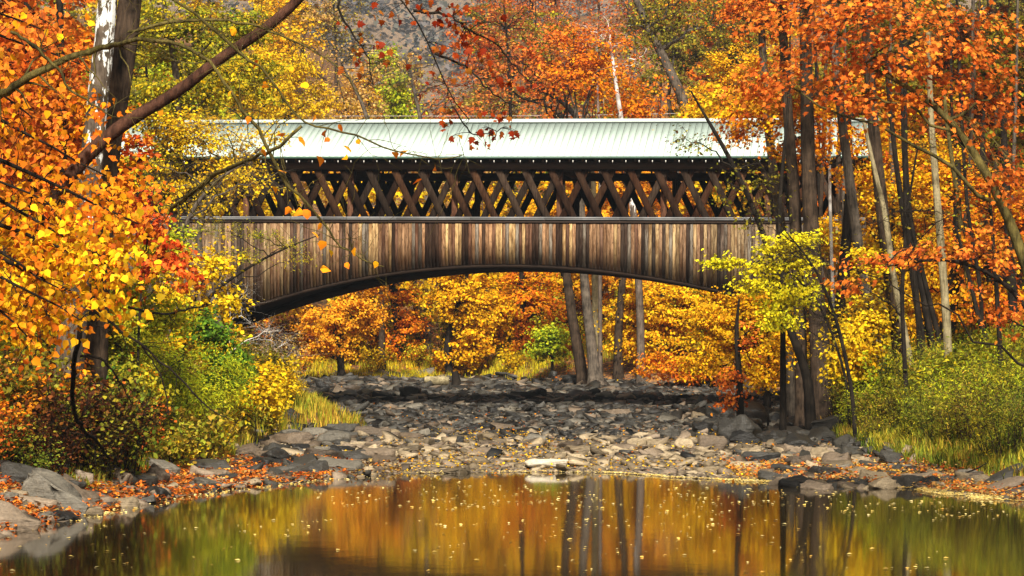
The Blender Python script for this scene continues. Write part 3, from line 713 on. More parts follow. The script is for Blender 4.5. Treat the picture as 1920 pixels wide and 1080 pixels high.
# dense belt of shared trees: behind the bed, up the hillside, and either side of the bridge
def variant(seed, H, r, ells, ncl, nlf, ls, lean=.4, **kw):
    global rng
    rng = np.random.default_rng(seed)
    tp = [(0, 0, 0), (rng.normal(0, lean * .3), rng.normal(0, .1), H * .3), (rng.normal(0, lean), rng.normal(0, .3), H * .65), (rng.normal(0, lean), 0, H * .98)]
    w, l, _ = build_tree(tp, [r, r * .8, r * .5, r * .12], ells, ncl, nlf, ls, **kw)
    return w.mesh('trunk', [], True), l.mesh('crown', [])
VAR = [
 variant(1, 13, .22, [(0, 0, 8.8, 3.3, 3.3, 3.8), (1, 0, 5.5, 3, 3, 1.8)], 105, 74, .24, cr=.6, k=7, seg=5, twigs=2),
 variant(2, 15, .24, [(0, 0, 10.5, 3.0, 3.0, 4.2), (-1.5, 0, 6.5, 2.4, 2.4, 1.6)], 105, 70, .24, cr=.6, k=7, seg=5, twigs=2),
 variant(3, 11, .18, [(0, 0, 7, 3.2, 3.2, 3.6), (0, 0, 3.6, 2.8, 2.8, 1.6)], 100, 76, .23, cr=.58, k=7, seg=5, twigs=2),
 variant(4, 14, .20, [(.5, 0, 9.5, 3.6, 3.4, 4.0)], 110, 26, .24, cr=.9, k=7, seg=6, twigs=6),             # thin crown, branches show
 variant(5, 13, .20, [(-.3, 0, 8.5, 3.4, 3.4, 4.0)], 90, 13, .24, cr=.95, k=7, seg=6, twigs=7),             # nearly bare
 variant(6, 16, .26, [(0, 0, 12, 3.4, 3.4, 3.5), (1, 0, 8, 2.2, 2.2, 1.8)], 90, 64, .24, cr=.6, k=7, seg=5, twigs=3, low=.45),
]
rng = np.random.default_rng(11)
BARKS = [BK['brown'], BK['grey'], BK['dark']]
def pal(px, D, py_mid):
    """leaf colour by where the tree stands on the hillside"""
    if D < 172:
        ch = ['gold', 'yellow', 'gold', 'mixed', 'yellow', 'peach']
    elif px < 470: ch = ['olive', 'yellow', 'lime', 'olive', 'yellow']
    elif px < 560: ch = ['yellow', 'gold', 'yellow']
    elif px < 690: ch = ['tan', 'yellow', 'tan', 'gold', 'dim']
    elif px < 750: ch = ['dim', 'dim', 'lime', 'tan']
    elif px < 900: ch = ['dim', 'yellow', 'dim', 'tan', 'dullred']
    elif px < 1250: ch = ['dullred', 'dullred', 'redorange', 'dim', 'olive', 'dullred']
    elif px < 1480: ch = ['gold', 'orange', 'mixed', 'olivebrown']
    else: ch = ['olivebrown', 'redorange', 'olivebrown', 'mixed']
    return ch[rng.integers(0, len(ch))]
WORD = {'gold': 'golden', 'mixed': 'orange yellow', 'orange': 'burnt orange', 'yellow': 'yellow', 'olive': 'olive yellow', 'lime': 'lime green', 'tan': 'tan', 'dim': 'dull gold',
        'redorange': 'red orange', 'olivebrown': 'olive brown', 'green': 'dark green', 'russet': 'russet', 'peach': 'peach orange', 'red': 'crimson', 'dullred': 'dull red thin crowned', 'scarlet': 'scarlet', 'brightlime': 'lemon yellow'}
def along(px):
    names = [(200, 'in the left woods'), (330, 'behind the two big left trunks'), (430, 'behind the left end of the bridge'), (520, 'behind the left roof end'), (610, 'above the roof left fifth'),
             (700, 'above the roof left third'), (790, 'near the lime crown'), (890, 'left of the roof middle'), (990, 'above the roof middle'), (1090, 'right of the roof middle'),
             (1190, 'by the white trunk'), (1290, 'right of the white trunk'), (1400, 'above the roof right third'), (1520, 'behind the right roof end'), (1660, 'behind the tall right trunks')]
    for p, n in names:
        if px < p: return n
    return 'deep in the right woods'
rows = [(161, 4.2), (168, 4.5), (177, 5.0), (188, 5.2), (200, 5.6), (214, 6), (230, 6.2), (248, 6.6), (268, 7), (290, 7.4), (315, 8), (342, 8.6)]
for ri, (D, sp) in enumerate(rows):
    half = .21 * D
    n = int(2 * half / sp)
    for i in range(n):
        x_ = -half + (i + .5) * sp + rng.normal(0, sp * .22); y_ = D + rng.normal(0, 2.2); px = 960 + x_ / y_ * FPX
        if ri >= 9 and 610 < px < 930: continue
        if ri == 0 and 560 < px < 1300 and rng.random() < .5: continue
        lm = pal(px, D, 0)
        v = {'redorange': [3, 4, 4, 3], 'dullred': [3, 4, 4], 'dim': [3, 4, 4], 'tan': [3, 1, 0, 3]}.get(lm, [0, 1, 2, 0, 5, 3])
        vi = v[rng.integers(0, len(v))]
        if D < 172: vi = [2, 0, 2, 1][rng.integers(0, 4)]
        s = rng.uniform(.85, 1.2) * (1.0 if not (ri >= 6 and 640 < px < 900) else .8)
        tier = ['just behind the stony bed', 'just behind the stony bed', 'low on the hillside', 'low on the hillside', 'midway up the hill', 'midway up the hill', 'midway up the hill', 'high on the hillside', 'high on the hillside', 'near the hilltop', 'near the hilltop', 'near the hilltop'][ri]
        lab = '%s %s tree %s, %s' % ('tall' if s * [13,15,11,14,13,16][vi] > 15 else 'small', WORD[lm], tier, along(px))
        put_tree('hillside_tree', lab, 'tree', (x_, y_, g1(x_, y_) - .2), *VAR[vi], group='autumn trees on the hillside', rot=rng.uniform(0, 6.28), scale=(s * rng.uniform(.9, 1.1), s * rng.uniform(.9, 1.1), s),
                 barkmat=BARKS[rng.integers(0, 3)], leafmat=LM[lm])
# side woods: left bank and right bank
def side_spot(px, D, lm, vi, s, lab, bark='brown', grp=None):
    x_ = X_(px, D)
    return put_tree('woodland_tree', lab, 'tree', (x_, D, g1(x_, D) - .2), *VAR[vi], group=grp, rot=rng.uniform(0, 6.28), scale=s, barkmat=BK[bark], leafmat=LM[lm])
for px, D, lm, vi, s in [(60, 100, 'orange', 0, 1), (150, 118, 'olive', 1, 1), (-60, 90, 'mixed', 2, 1.1), (20, 130, 'olive', 5, 1.1), (260, 130, 'olive', 1, 1.05), (130, 145, 'yellow', 0, 1.2), (360, 132, 'yellow', 0, 1.0), (-30, 150, 'olivebrown', 1, 1.2),
                         (230, 150, 'olive', 5, 1.2), (330, 148, 'lime', 1, 1.1), (420, 145, 'yellow', 2, 1.1), (90, 78, 'orange', 2, 1.0), (-120, 72, 'redorange', 0, 1.0), (10, 84, 'redorange', 5, .95), (-100, 115, 'russet', 1, 1.1)]:
    side_spot(px, D, lm, vi, s, '%s tree of the left bank, %s' % (WORD[lm], 'behind the orange boughs' if px < 120 else 'behind the two big left trunks' if px < 300 else 'behind the left end of the bridge'),
              grp='trees in the left bank woods')
k = 0
for px, D, lm, vi, s in [(1740, 112, 'gold', 2, .85), (1800, 100, 'mixed', 2, .8), (1850, 116, 'russet', 5, 1), (1940, 104, 'olivebrown', 5, .9), (1890, 110, 'redorange', 3, .9), (1690, 118, 'yellow', 2, .9), (1590, 128, 'gold', 0, 1), (1680, 122, 'orange', 2, 1.1), (1770, 126, 'gold', 1, 1), (1860, 124, 'russet', 1, 1.1),
                         (1950, 122, 'olivebrown', 1, 1.1), (1560, 145, 'olivebrown', 5, 1.1), (1650, 146, 'mixed', 1, 1.1), (1740, 145, 'olivebrown', 5, 1.2), (1830, 146, 'redorange', 1, 1.2), (1920, 143, 'olivebrown', 5, 1.2), (1990, 140, 'russet', 1, 1.2),
                         (1500, 140, 'orange', 2, 1.1), (1700, 134, 'olivebrown', 5, 1.15), (1880, 134, 'russet', 5, 1.1), (1450, 150, 'gold', 2, 1.1)]:
    side_spot(px, D, lm, vi, s, '%s tree of the right bank, %s' % (WORD[lm], 'behind the twin dark trunks' if px < 1620 else 'behind the leaning tree' if px > 1800 else 'behind the slim pale trunks'),
              grp='trees in the right bank woods', bark='dark')

# ------------------------------------------------------------------ trees standing above the roof line that one can pick out
hero('birch_tree', 'leaning trunk whose bark turns white above the right middle of the roof', 142, [(1200, 560), (1182, 330), (1163, 215), (1152, 140), (1146, 90)], [15, 14, 12, 9, 5],
     [(1130, 60, 50, 35), (1185, 110, 35, 30)], 'dullred', 'whitetop', 30, 14, .16, cr=.9, k=8, seg=6, twigs=5)
hero('birch_tree', 'thin white curved stem left of the white barked trunk above the roof', 144, [(1125, 330), (1122, 180), (1114, 115), (1120, 85)], [8, 6, 5, 3],
     [(1118, 90, 25, 25)], 'olive', 'whitetop', 14, 16, .16, cr=.7, k=6, seg=5)
hero('oak_tree', 'dark spreading bare limbed tree above the middle of the roof with red leaves', 168, [(1105, 330), (1090, 215), (1045, 175), (990, 160)], [22, 17, 12, 6],
     [(1000, 130, 100, 60), (1110, 130, 80, 70), (950, 180, 60, 30)], 'dullred', 'dark', 110, 12, .17, cr=1.0, k=7, seg=7, twigs=6, low=.35, limbr=.6)
hero('oak_tree', 'grey bare forked tree rising above the left third of the roof', 170, [(700, 330), (695, 215), (665, 165), (640, 120)], [16, 13, 9, 4],
     [(650, 110, 70, 50), (720, 130, 50, 50)], 'tan', 'grey', 60, 8, .16, cr=1.0, k=7, seg=7, twigs=7, low=.35, limbr=.6)
hero('oak_tree', 'bare dark topped tree against the grey hill above the roof', 174, [(960, 330), (955, 120), (950, 60), (945, 10)], [12, 8, 6, 3],
     [(950, 40, 70, 50)], 'dim', 'dark', 60, 3, .17, cr=1.0, k=6, seg=7, twigs=8, low=.4, limbr=.7)
hero('maple_tree', 'thick grey leaning trunk with olive leaves high right of the roof', 165, [(1330, 420), (1290, 200), (1230, 80), (1190, 0), (1170, -60)], [28, 24, 20, 16, 10],
     [(1290, 20, 90, 60), (1200, 40, 60, 50), (1360, 60, 60, 50)], 'olivebrown', 'grey', 90, 40, .17, cr=.85, k=9, seg=6)
hero('maple_tree', 'bright amber maple crown above the right end of the roof', 164, [(1400, 420), (1385, 250), (1370, 180), (1360, 120)], [18, 14, 10, 5],
     [(1350, 195, 75, 40), (1420, 200, 60, 40), (1380, 130, 60, 45), (1300, 215, 45, 20)], 'gold', 'dark', 130, 90, .15, cr=.65, k=8, seg=5, twigs=2)
# left side picks
hero('locust_tree', 'feathery yellow green tree behind the two big left trunks', 96, [(335, 700), (325, 430), (340, 250), (330, 120), (300, -30)], [26, 22, 18, 14, 8],
     [(330, 60, 120, 70), (400, 160, 90, 60), (280, 190, 80, 60), (450, 60, 60, 60), (300, 290, 80, 50), (480, 150, 60, 45)], 'olive', 'grey', 210, 60, .13, cr=.62, k=9, seg=6, twigs=4, flat=.28)
hero('locust_tree', 'slim grey stemmed tree with yellow sprays hanging over the left roof end', 95, [(420, 640), (360, 430), (420, 330), (500, 270)], [16, 14, 10, 4],
     [(440, 300, 60, 50), (380, 360, 60, 50), (500, 250, 50, 25), (340, 270, 50, 40), (400, 260, 60, 40), (300, 350, 50, 50), (450, 330, 50, 40), (370, 240, 70, 30), (320, 230, 60, 40)], 'yellow', 'grey', 170, 40, .10, cr=.55, k=7, seg=7, twigs=5, flat=.3, limbr=.6)
hero('locust_tree', 'mostly bare grey twigged tree spreading before the left end of the roof', 87, [(300, 720), (330, 520), (350, 400), (420, 320), (500, 290)], [14, 12, 10, 7, 3],
     [(380, 330, 120, 80), (480, 330, 80, 60), (420, 230, 80, 50), (330, 420, 70, 60)], 'yellow', 'grey', 100, 5, .10, cr=.7, k=7, seg=7, twigs=8, flat=.4, limbr=.6, low=.3)
hero('locust_tree', 'fresh lime green crown above the left third of the roof', 186, [(735, 330), (732, 240), (735, 180)], [9, 8, 5],
     [(742, 170, 34, 50), (718, 110, 26, 34), (760, 215, 26, 26)], 'lime', 'grey', 60, 60, .20, cr=.8, k=7, seg=5)
hero('oak_tree', 'bare grey twigged tree above the left part of the roof', 168, [(800, 330), (790, 215), (770, 150), (760, 100)], [13, 10, 8, 4],
     [(770, 130, 70, 60), (840, 170, 50, 40)], 'dim', 'grey', 70, 4, .16, cr=1.1, k=7, seg=7, twigs=8, low=.35, limbr=.6)
hero('maple_tree', 'bright yellow maple crown rising over the left end of the roof', 174, [(545, 420), (540, 260), (530, 180)], [14, 11, 6],
     [(520, 175, 70, 55), (590, 190, 45, 35), (460, 130, 60, 50), (560, 130, 40, 40), (400, 190, 60, 50)], 'yellow', 'dark', 130, 85, .16, cr=.65, k=7, seg=5)

# ------------------------------------------------------------------ left foreground
hero('sycamore_tree', 'big left trunk with patches of peeling white bark', 67, [(120, 800), (140, 560), (165, 380), (178, 230), (192, 110), (208, -60)], [56, 50, 46, 42, 38, 34],
     [], 'orange', 'sycamore', 1, 1, k=14, flare=.4)
hero('maple_tree', 'big brown trunk just right of the peeling white one', 69, [(165, 800), (178, 560), (188, 370), (215, 200), (235, 90), (250, -60)], [62, 56, 52, 48, 46, 42],
     [(180, -120, 160, 60, 2.0)], 'olive', 'brown', 40, 30, .14, k=14, flare=.4)
hero('maple_tree', 'dark slim trunk behind orange boughs at the far left', 76, [(60, 800), (62, 400), (55, 100), (50, -60)], [22, 20, 17, 15],
     [(80, 200, 60, 120, 1.5), (40, 60, 60, 60, 1.5)], 'redorange', 'dark', 50, 50, .14, tmpl=T_OVAL, cr=.5, k=8)
hero('maple_tree', 'dark slender trunk between orange leaves and the peeling white trunk', 74, [(125, 800), (120, 400), (115, 100), (110, -60)], [18, 16, 15, 13],
     [(110, 130, 50, 110, 1.5)], 'redorange', 'dark', 30, 50, .14, tmpl=T_OVAL, cr=.5, k=8)
# leaning red-brown tree whose bough crosses the upper left
hero('leaning_tree', 'leaning reddish brown tree trunk sweeping up across both big left trunks', 41, [(-30, 640), (80, 400), (150, 300), (230, 228), (330, 180), (400, 118), (430, 92), (500, 60), (560, 0), (640, -90)], [32, 29, 27, 25, 24, 27, 23, 21, 19, 16],
     [(700, -150, 90, 50, 1.5)], 'redorange', 'red', 20, 20, .12, k=10, flare=.1)

def bough(mb, pts_px, wpx, Ds, k=6, n=None):
    P = np.array([P_(p[0], p[1], d) for p, d in zip(pts_px, Ds)])
    n = n or max(8, len(P) * 4); Q = resample(P, n); w = np.interp(np.linspace(0, 1, n), np.linspace(0, 1, len(wpx)), wpx) / 2 / FPX * np.mean(Ds)
    Q[1:-1] += rng.normal(0, .012, (n - 2, 3)); tube(mb, Q, w, k); return Q, w
def twiglets(mb, Q, w, n, L, anchors, down=.3, leafp=.5):
    for _ in range(n):
        i = rng.integers(len(Q) // 4, len(Q)); d = rng.normal(0, 1, 3); d[1] *= .5; d[2] -= down; d /= np.linalg.norm(d)
        e = Q[i] + d * L * rng.uniform(.4, 1.1); b = bez(Q[i], e, .12, 6, .14); tube(mb, b, np.linspace(max(w[i] * .45, .004), .0022, 6), 3)
        for _ in range(2):
            j = rng.integers(2, 6); d2 = d + rng.normal(0, .7, 3); e2 = b[j] + d2 * L * .35
            tube(mb, bez(b[j], e2, .08, 4, .14), np.linspace(.0035, .0018, 4), 3)
            if rng.random() < leafp: anchors.append(e2)
        if rng.random() < leafp: anchors.append(e)
_leafme = {}
def leaf_parts(root, base, pts, lm, size, n, spread, tmpl, tname, maxparts=300, hang=True):
    """leaves big enough to pick apart: the first maxparts are objects, the rest one part of kind stuff"""
    pts = np.array(pts); pos = pts[rng.integers(0, len(pts), n)] + rng.normal(0, spread, (n, 3)) * [1, 1, .8]
    key = (lm, tname)
    if key not in _leafme:
        ms = []
        for q in range(6):
            m_ = MB(); V0 = tmpl[0].copy(); V0[:, 2] += .18 * (q % 3 - 1) * V0[:, 1] ** 2 * 2 + .10 * (q % 2) * V0[:, 0]; m_.add(V0, [tmpl[1]]); ms.append(m_.mesh('leaf', [LM[lm]]))
        _leafme[key] = ms
    order = np.argsort(pos[:, 1]); pos = pos[order]            # nearest first
    m_ = min(maxparts, n)
    for p in pos[:m_]:
        o = bpy.data.objects.new('leaf', _leafme[key][rng.integers(0, 6)]); C.objects.link(o); o.parent = root
        o.location = p - base; o.scale = (size * rng.uniform(.6, 1.2),) * 3
        o.rotation_euler = (R(90) + rng.normal(0, .7), rng.normal(0, .7), rng.uniform(-.9, .9) + (math.pi if hang else 0) * (rng.random() < .15)) if not hang else (R(-90) + rng.normal(0, .65), rng.normal(0, .6), rng.normal(0, .9))
    rest = pos[m_:]
    if len(rest):
        lb = MB(); nr = np.tile([0, -.8, .5], (len(rest), 1)); leaves(lb, rest - base, nr, size * rng.uniform(.6, 1.2, len(rest)), tmpl, tip=rng.normal(0, .5, (len(rest), 3)) + [0, 0, -1], jit=.6)
        tag(link('foliage', lb.mesh('foliage', [LM[lm]]), root), kind='stuff')

# off-frame tree on the left bank: mossy bough, descending boughs with orange leaves
def bank_tree(label, px, D, H, wm, bark, cat='tree', name='overhanging_tree'):
    x_ = X_(px, D); b = np.array([x_, D, g1(x_, D) - .3]); root = tag(empty(name, tuple(b)), label, cat)
    m_ = MB(); tp = resample([b * 0, [.1, 0, H * .4], [-.1, .2, H]], 12); tube(m_, tp, np.linspace(wm, wm * .5, 12), 10, flare=.4)
    link('trunk', m_.mesh('trunk', [BK[bark]], True), root); return root, b
r1, b1 = bank_tree('tree off the left edge whose mossy bough arches across to the roof', -260, 38, 10.5, .26, 'moss')
def add_boughs(root, base, specs, bark):
    out = []
    for (pts, w, Ds, ntw, L, an, kw) in specs:
        mb = MB(); Q, ww = bough(mb, pts, w, Ds); A = []; twiglets(mb, Q, ww, ntw, L, A, **kw)
        mb.V = [np.asarray(v) - base for v in mb.V]
        link('bough', mb.mesh('bough', [BK[bark]], True), root); out.append((Q, A))
    return out
B = add_boughs(r1, b1, [
    ([(-260, 330), (-60, 215), (40, 152), (120, 112), (190, 90), (240, 78), (300, 72), (350, 88), (400, 120), (440, 180), (470, 225), (500, 268), (520, 330), (560, 362), (610, 420), (640, 470), (720, 500)],
     [34, 26, 23, 20, 17, 15, 13, 11, 9, 8, 7, 6, 7, 7, 5, 4, 2], [38, 38, 37, 37, 37, 36, 36, 36, 36, 36, 36, 36, 36, 36, 36, 36, 36], 40, .8, 0, dict(leafp=.12)),
    ([(-260, 120), (-100, -20), (60, -90), (200, -60), (300, -15), (370, 28), (440, 92), (510, 148), (545, 205), (566, 236), (620, 240), (690, 262), (760, 292), (830, 300), (870, 290)],
     [26, 22, 20, 17, 14, 11, 9, 8, 6, 6, 5, 4, 4, 3, 2], [38, 37, 36, 36, 35, 35, 35, 35, 35, 35, 35, 35, 35, 35, 35], 60, .7, 0, dict(leafp=.25)),
    ([(566, 236), (520, 280), (460, 300), (400, 330), (350, 370), (320, 395)], [6, 7, 8, 9, 9, 8], [35, 35, 36, 37, 38, 39], 20, .6, 0, dict(leafp=.1)),
    ([(20, 60), (60, 80), (110, 130), (130, 170), (165, 190), (210, 218)], [6, 7, 6, 5, 4, 2], [36] * 6, 14, .5, 0, dict(leafp=.2)),
    ([(240, 60), (330, 40), (400, 38), (470, 45), (520, 62), (600, 100), (640, 130), (680, 190)], [5, 7, 6, 5, 4, 3, 3, 2], [37] * 8, 30, .7, 0, dict(leafp=.1)),
], 'moss')
ol = [(495, 287), (568, 264), (526, 252), (531, 320), (466, 225) , (608, 250), (613, 262), (652, 278), (648, 295), (640, 240), (672, 266), (741, 290), (757, 285), (815, 315), (862, 255), (783, 340), (497, 160), (547, 130), (590, 222), (570, 160), (600, 300),
      (575, 402), (600, 425), (592, 440), (604, 460), (620, 474), (651, 498), (662, 472), (705, 496), (540, 395), (610, 505), (515, 355), (560, 398), (480, 120), (172, 44), (162, 32), (437, 60), (430, 175)]
seeds = [P_(x_, y_, 35.2 + rng.uniform(-.3, .3)) for x_, y_ in ol]
def petioles(root, base, boughs, pts, bark):
    Q = np.concatenate([b_[0] for b_ in boughs]); mb = MB()
    for p in pts:
        d = np.linalg.norm(Q - p, axis=1) + 2 * np.maximum(0, p[2] - Q[:, 2]); q = Q[d.argmin()]
        tube(mb, bez(q, p + [0, 0, .03], .12, 6, .08) - base, np.linspace(.006, .0025, 6), 3)
    tag(link('twigs', mb.mesh('twigs', [BK[bark]], True), root), kind='stuff')
petioles(r1, b1, B, seeds, 'moss')
for i, p in enumerate(seeds):
    key = 'mixed' if i % 3 else 'orange'
    leaf_parts(r1, b1, [p], key, .135, 1, .0, T_BROAD, 'broad')
# big-leaved orange-yellow tree at the far left, boughs drooping over the pool
r2, b2 = bank_tree('big leaved orange and yellow tree filling the left edge above the pool', -420, 37, 9, .24, 'dark')
specs = []
for (y0, x1, y1, d) in [(60, 150, 120, 41), (180, 200, 330, 40), (260, 260, 420, 38), (330, 190, 480, 37), (400, 270, 520, 38), (480, 150, 600, 36), (500, 60, 640, 36), (120, 60, 220, 38), (330, 90, 380, 37), (430, 110, 540, 36), (20, 90, 60, 42)]:
    specs.append(([(-420, y0 + 40), (-150, y0 - 40), (x1 * .3 - 60, (y0 + y1) / 2 - 30), (x1, y1)], [20, 14, 8, 3], [37, 37, d, d], 26, .55, 0, dict(leafp=1)))
B2 = add_boughs(r2, b2, specs, 'dark')
anc = [a_ for _, A in B2 for a_ in A] + [q for Q, _ in B2 for q in Q[len(Q) // 3:]]
anc = [a_ for a_ in anc if a_[0] / a_[1] * FPX + 960 < 290]
def reg(x0, x1, y0, y1, D0, D1, n): return [P_(rng.uniform(x0, x1), rng.uniform(y0, y1), rng.uniform(D0, D1)) for _ in range(n)]
zones = [('mixed', reg(-40, 240, 380, 620, 36, 41, 30) + reg(-40, 120, 560, 640, 36, 40, 8), 1200, .128), ('gold', reg(-40, 270, 430, 600, 36, 40, 30), 430, .128), ('orange', reg(-40, 270, 400, 610, 36, 40, 26), 380, .125), ('yellow', reg(-40, 230, 380, 600, 36, 41, 14), 200, .125),
         ('orange', reg(-40, 190, 160, 420, 38, 43, 34) + reg(90, 270, 320, 430, 39, 43, 16), 900, .128), ('redorange', reg(-40, 130, 30, 300, 40, 45, 20), 480, .125)]
for zi, (lm, pts, n, sz) in enumerate(zones):
    leaf_parts(r2, b2, pts, lm, sz * (.88 if zi % 2 else .80), int(n * 1.15), .24, T_LOBED if zi % 2 == 0 else T_BROAD, 'lobed' if zi % 2 == 0 else 'broad', maxparts=60)
near_leaf = [a_ for a_ in anc]
leaf_parts(r2, b2, near_leaf, 'mixed', .115, 700, .18, T_BROAD, 'broad', maxparts=0)
# bare drooping lower boughs of that tree
add_boughs(r2, b2, [
    ([(-200, 420), (0, 480), (130, 548), (210, 608), (270, 650), (330, 700), (370, 745), (400, 775), (432, 786)], [16, 12, 9, 8, 7, 6, 5, 4, 2], [37, 37, 38, 38, 38, 38, 38, 38, 38], 10, .7, 0, dict(leafp=0, down=1.2)),
    ([(240, 575), (290, 590), (350, 583), (400, 568)], [6, 5, 4, 2], [39] * 4, 6, .4, 0, dict(leafp=0)),
    ([(150, 668), (190, 672), (215, 700), (240, 740), (250, 760)], [5, 5, 4, 3, 2], [38] * 5, 5, .4, 0, dict(leafp=0, down=1)),
    ([(260, 640), (300, 700), (312, 740), (316, 780)], [4, 3, 3, 2], [38] * 4, 5, .3, 0, dict(leafp=0, down=1)),
    ([(150, 590), (146, 640), (136, 700), (135, 760), (150, 800), (185, 830), (205, 860)], [10, 9, 9, 8, 7, 6, 5], [44, 44, 45, 46, 47, 48, 49], 14, .4, 0, dict(leafp=0)),
], 'dark')
# crimson sapling in front of the big trunks
hero('maple_sapling', 'small scarlet leaved maple in front of the left end of the bridge', 70, [(255, 800), (262, 560), (280, 420), (290, 340)], [9, 8, 6, 3],
     [(270, 395, 50, 42, .6), (240, 420, 45, 40, .6), (262, 285, 20, 40, .3), (235, 300, 14, 30, .3), (300, 440, 30, 25, .4), (330, 500, 60, 60, .6)], 'scarlet', 'dark', 60, 26, .15, tmpl=T_MAPLE, cr=.26, k=7, seg=5)
# maple whose twigs hang down in front of the middle of the roof
r3, b3 = bank_tree('red leaved maple off the left edge whose twigs hang before the roof', -620, 33, 11, .26, 'brown')
B3 = add_boughs(r3, b3, [
    ([(-620, -700), (-200, -620), (300, -330), (600, -120), (730, -30), (775, 20), (800, 60), (815, 110), (830, 170), (850, 200), (880, 225)], [30, 26, 20, 14, 10, 9, 8, 6, 4, 3, 2], [33, 33, 33, 33, 33, 33, 33, 33, 33, 33, 33], 10, .35, 0, dict(leafp=1)),
    ([(600, -120), (640, -40), (632, 20), (660, 60), (690, 110), (700, 160)], [8, 6, 5, 4, 3, 2], [33] * 6, 9, .3, 0, dict(leafp=1)),
    ([(775, 20), (850, 30), (880, 60), (930, 80), (960, 120), (1000, 160)], [6, 5, 4, 3, 3, 2], [33] * 6, 12, .35, 0, dict(leafp=1)),
    ([(815, 100), (880, 130), (930, 180), (970, 200)], [5, 4, 3, 2], [33] * 4, 10, .3, 0, dict(leafp=1)),
    ([(850, 200), (880, 250), (910, 255), (940, 240)], [3, 3, 2, 2], [33] * 4, 4, .15, 0, dict(leafp=1)),
], 'dark')
rl = []
for (cx, cy, rx, ry, n) in [(905, 262, 26, 18, 14), (920, 248, 20, 8, 5), (962, 248, 9, 14, 6), (836, 235, 12, 14, 5), (846, 260, 3, 2, 1), (930, 220, 30, 8, 10), (840, 210, 20, 8, 5), (790, 10, 30, 12, 8), (820, 30, 25, 14, 9), (860, 10, 18, 6, 5), (870, 40, 25, 20, 10), (880, 85, 30, 25, 14),
                            (840, 75, 30, 30, 14), (690, 30, 30, 20, 5), (700, 70, 25, 20, 7), (690, 110, 35, 18, 10), (655, 140, 30, 15, 5), (780, 120, 60, 30, 7), (960, 150, 40, 20, 10), (1000, 165, 30, 10, 7), (810, 170, 60, 30, 8), (640, 48, 10, 6, 2), (720, 90, 16, 14, 4), (760, 50, 30, 30, 5), (900, 130, 40, 30, 8), (950, 60, 60, 30, 6)]:
    for _ in range(n): rl.append((P_(cx + rng.uniform(-rx, rx), cy + rng.uniform(-ry, ry), 33 + rng.uniform(-.25, .25)), 'red' if rng.random() < .6 else 'redorange'))
petioles(r3, b3, B3, [p for p, _ in rl[::2]], 'dark')
for p, key in rl: leaf_parts(r3, b3, [p], key, .092, 1, .0, T_MAPLE, 'maple')

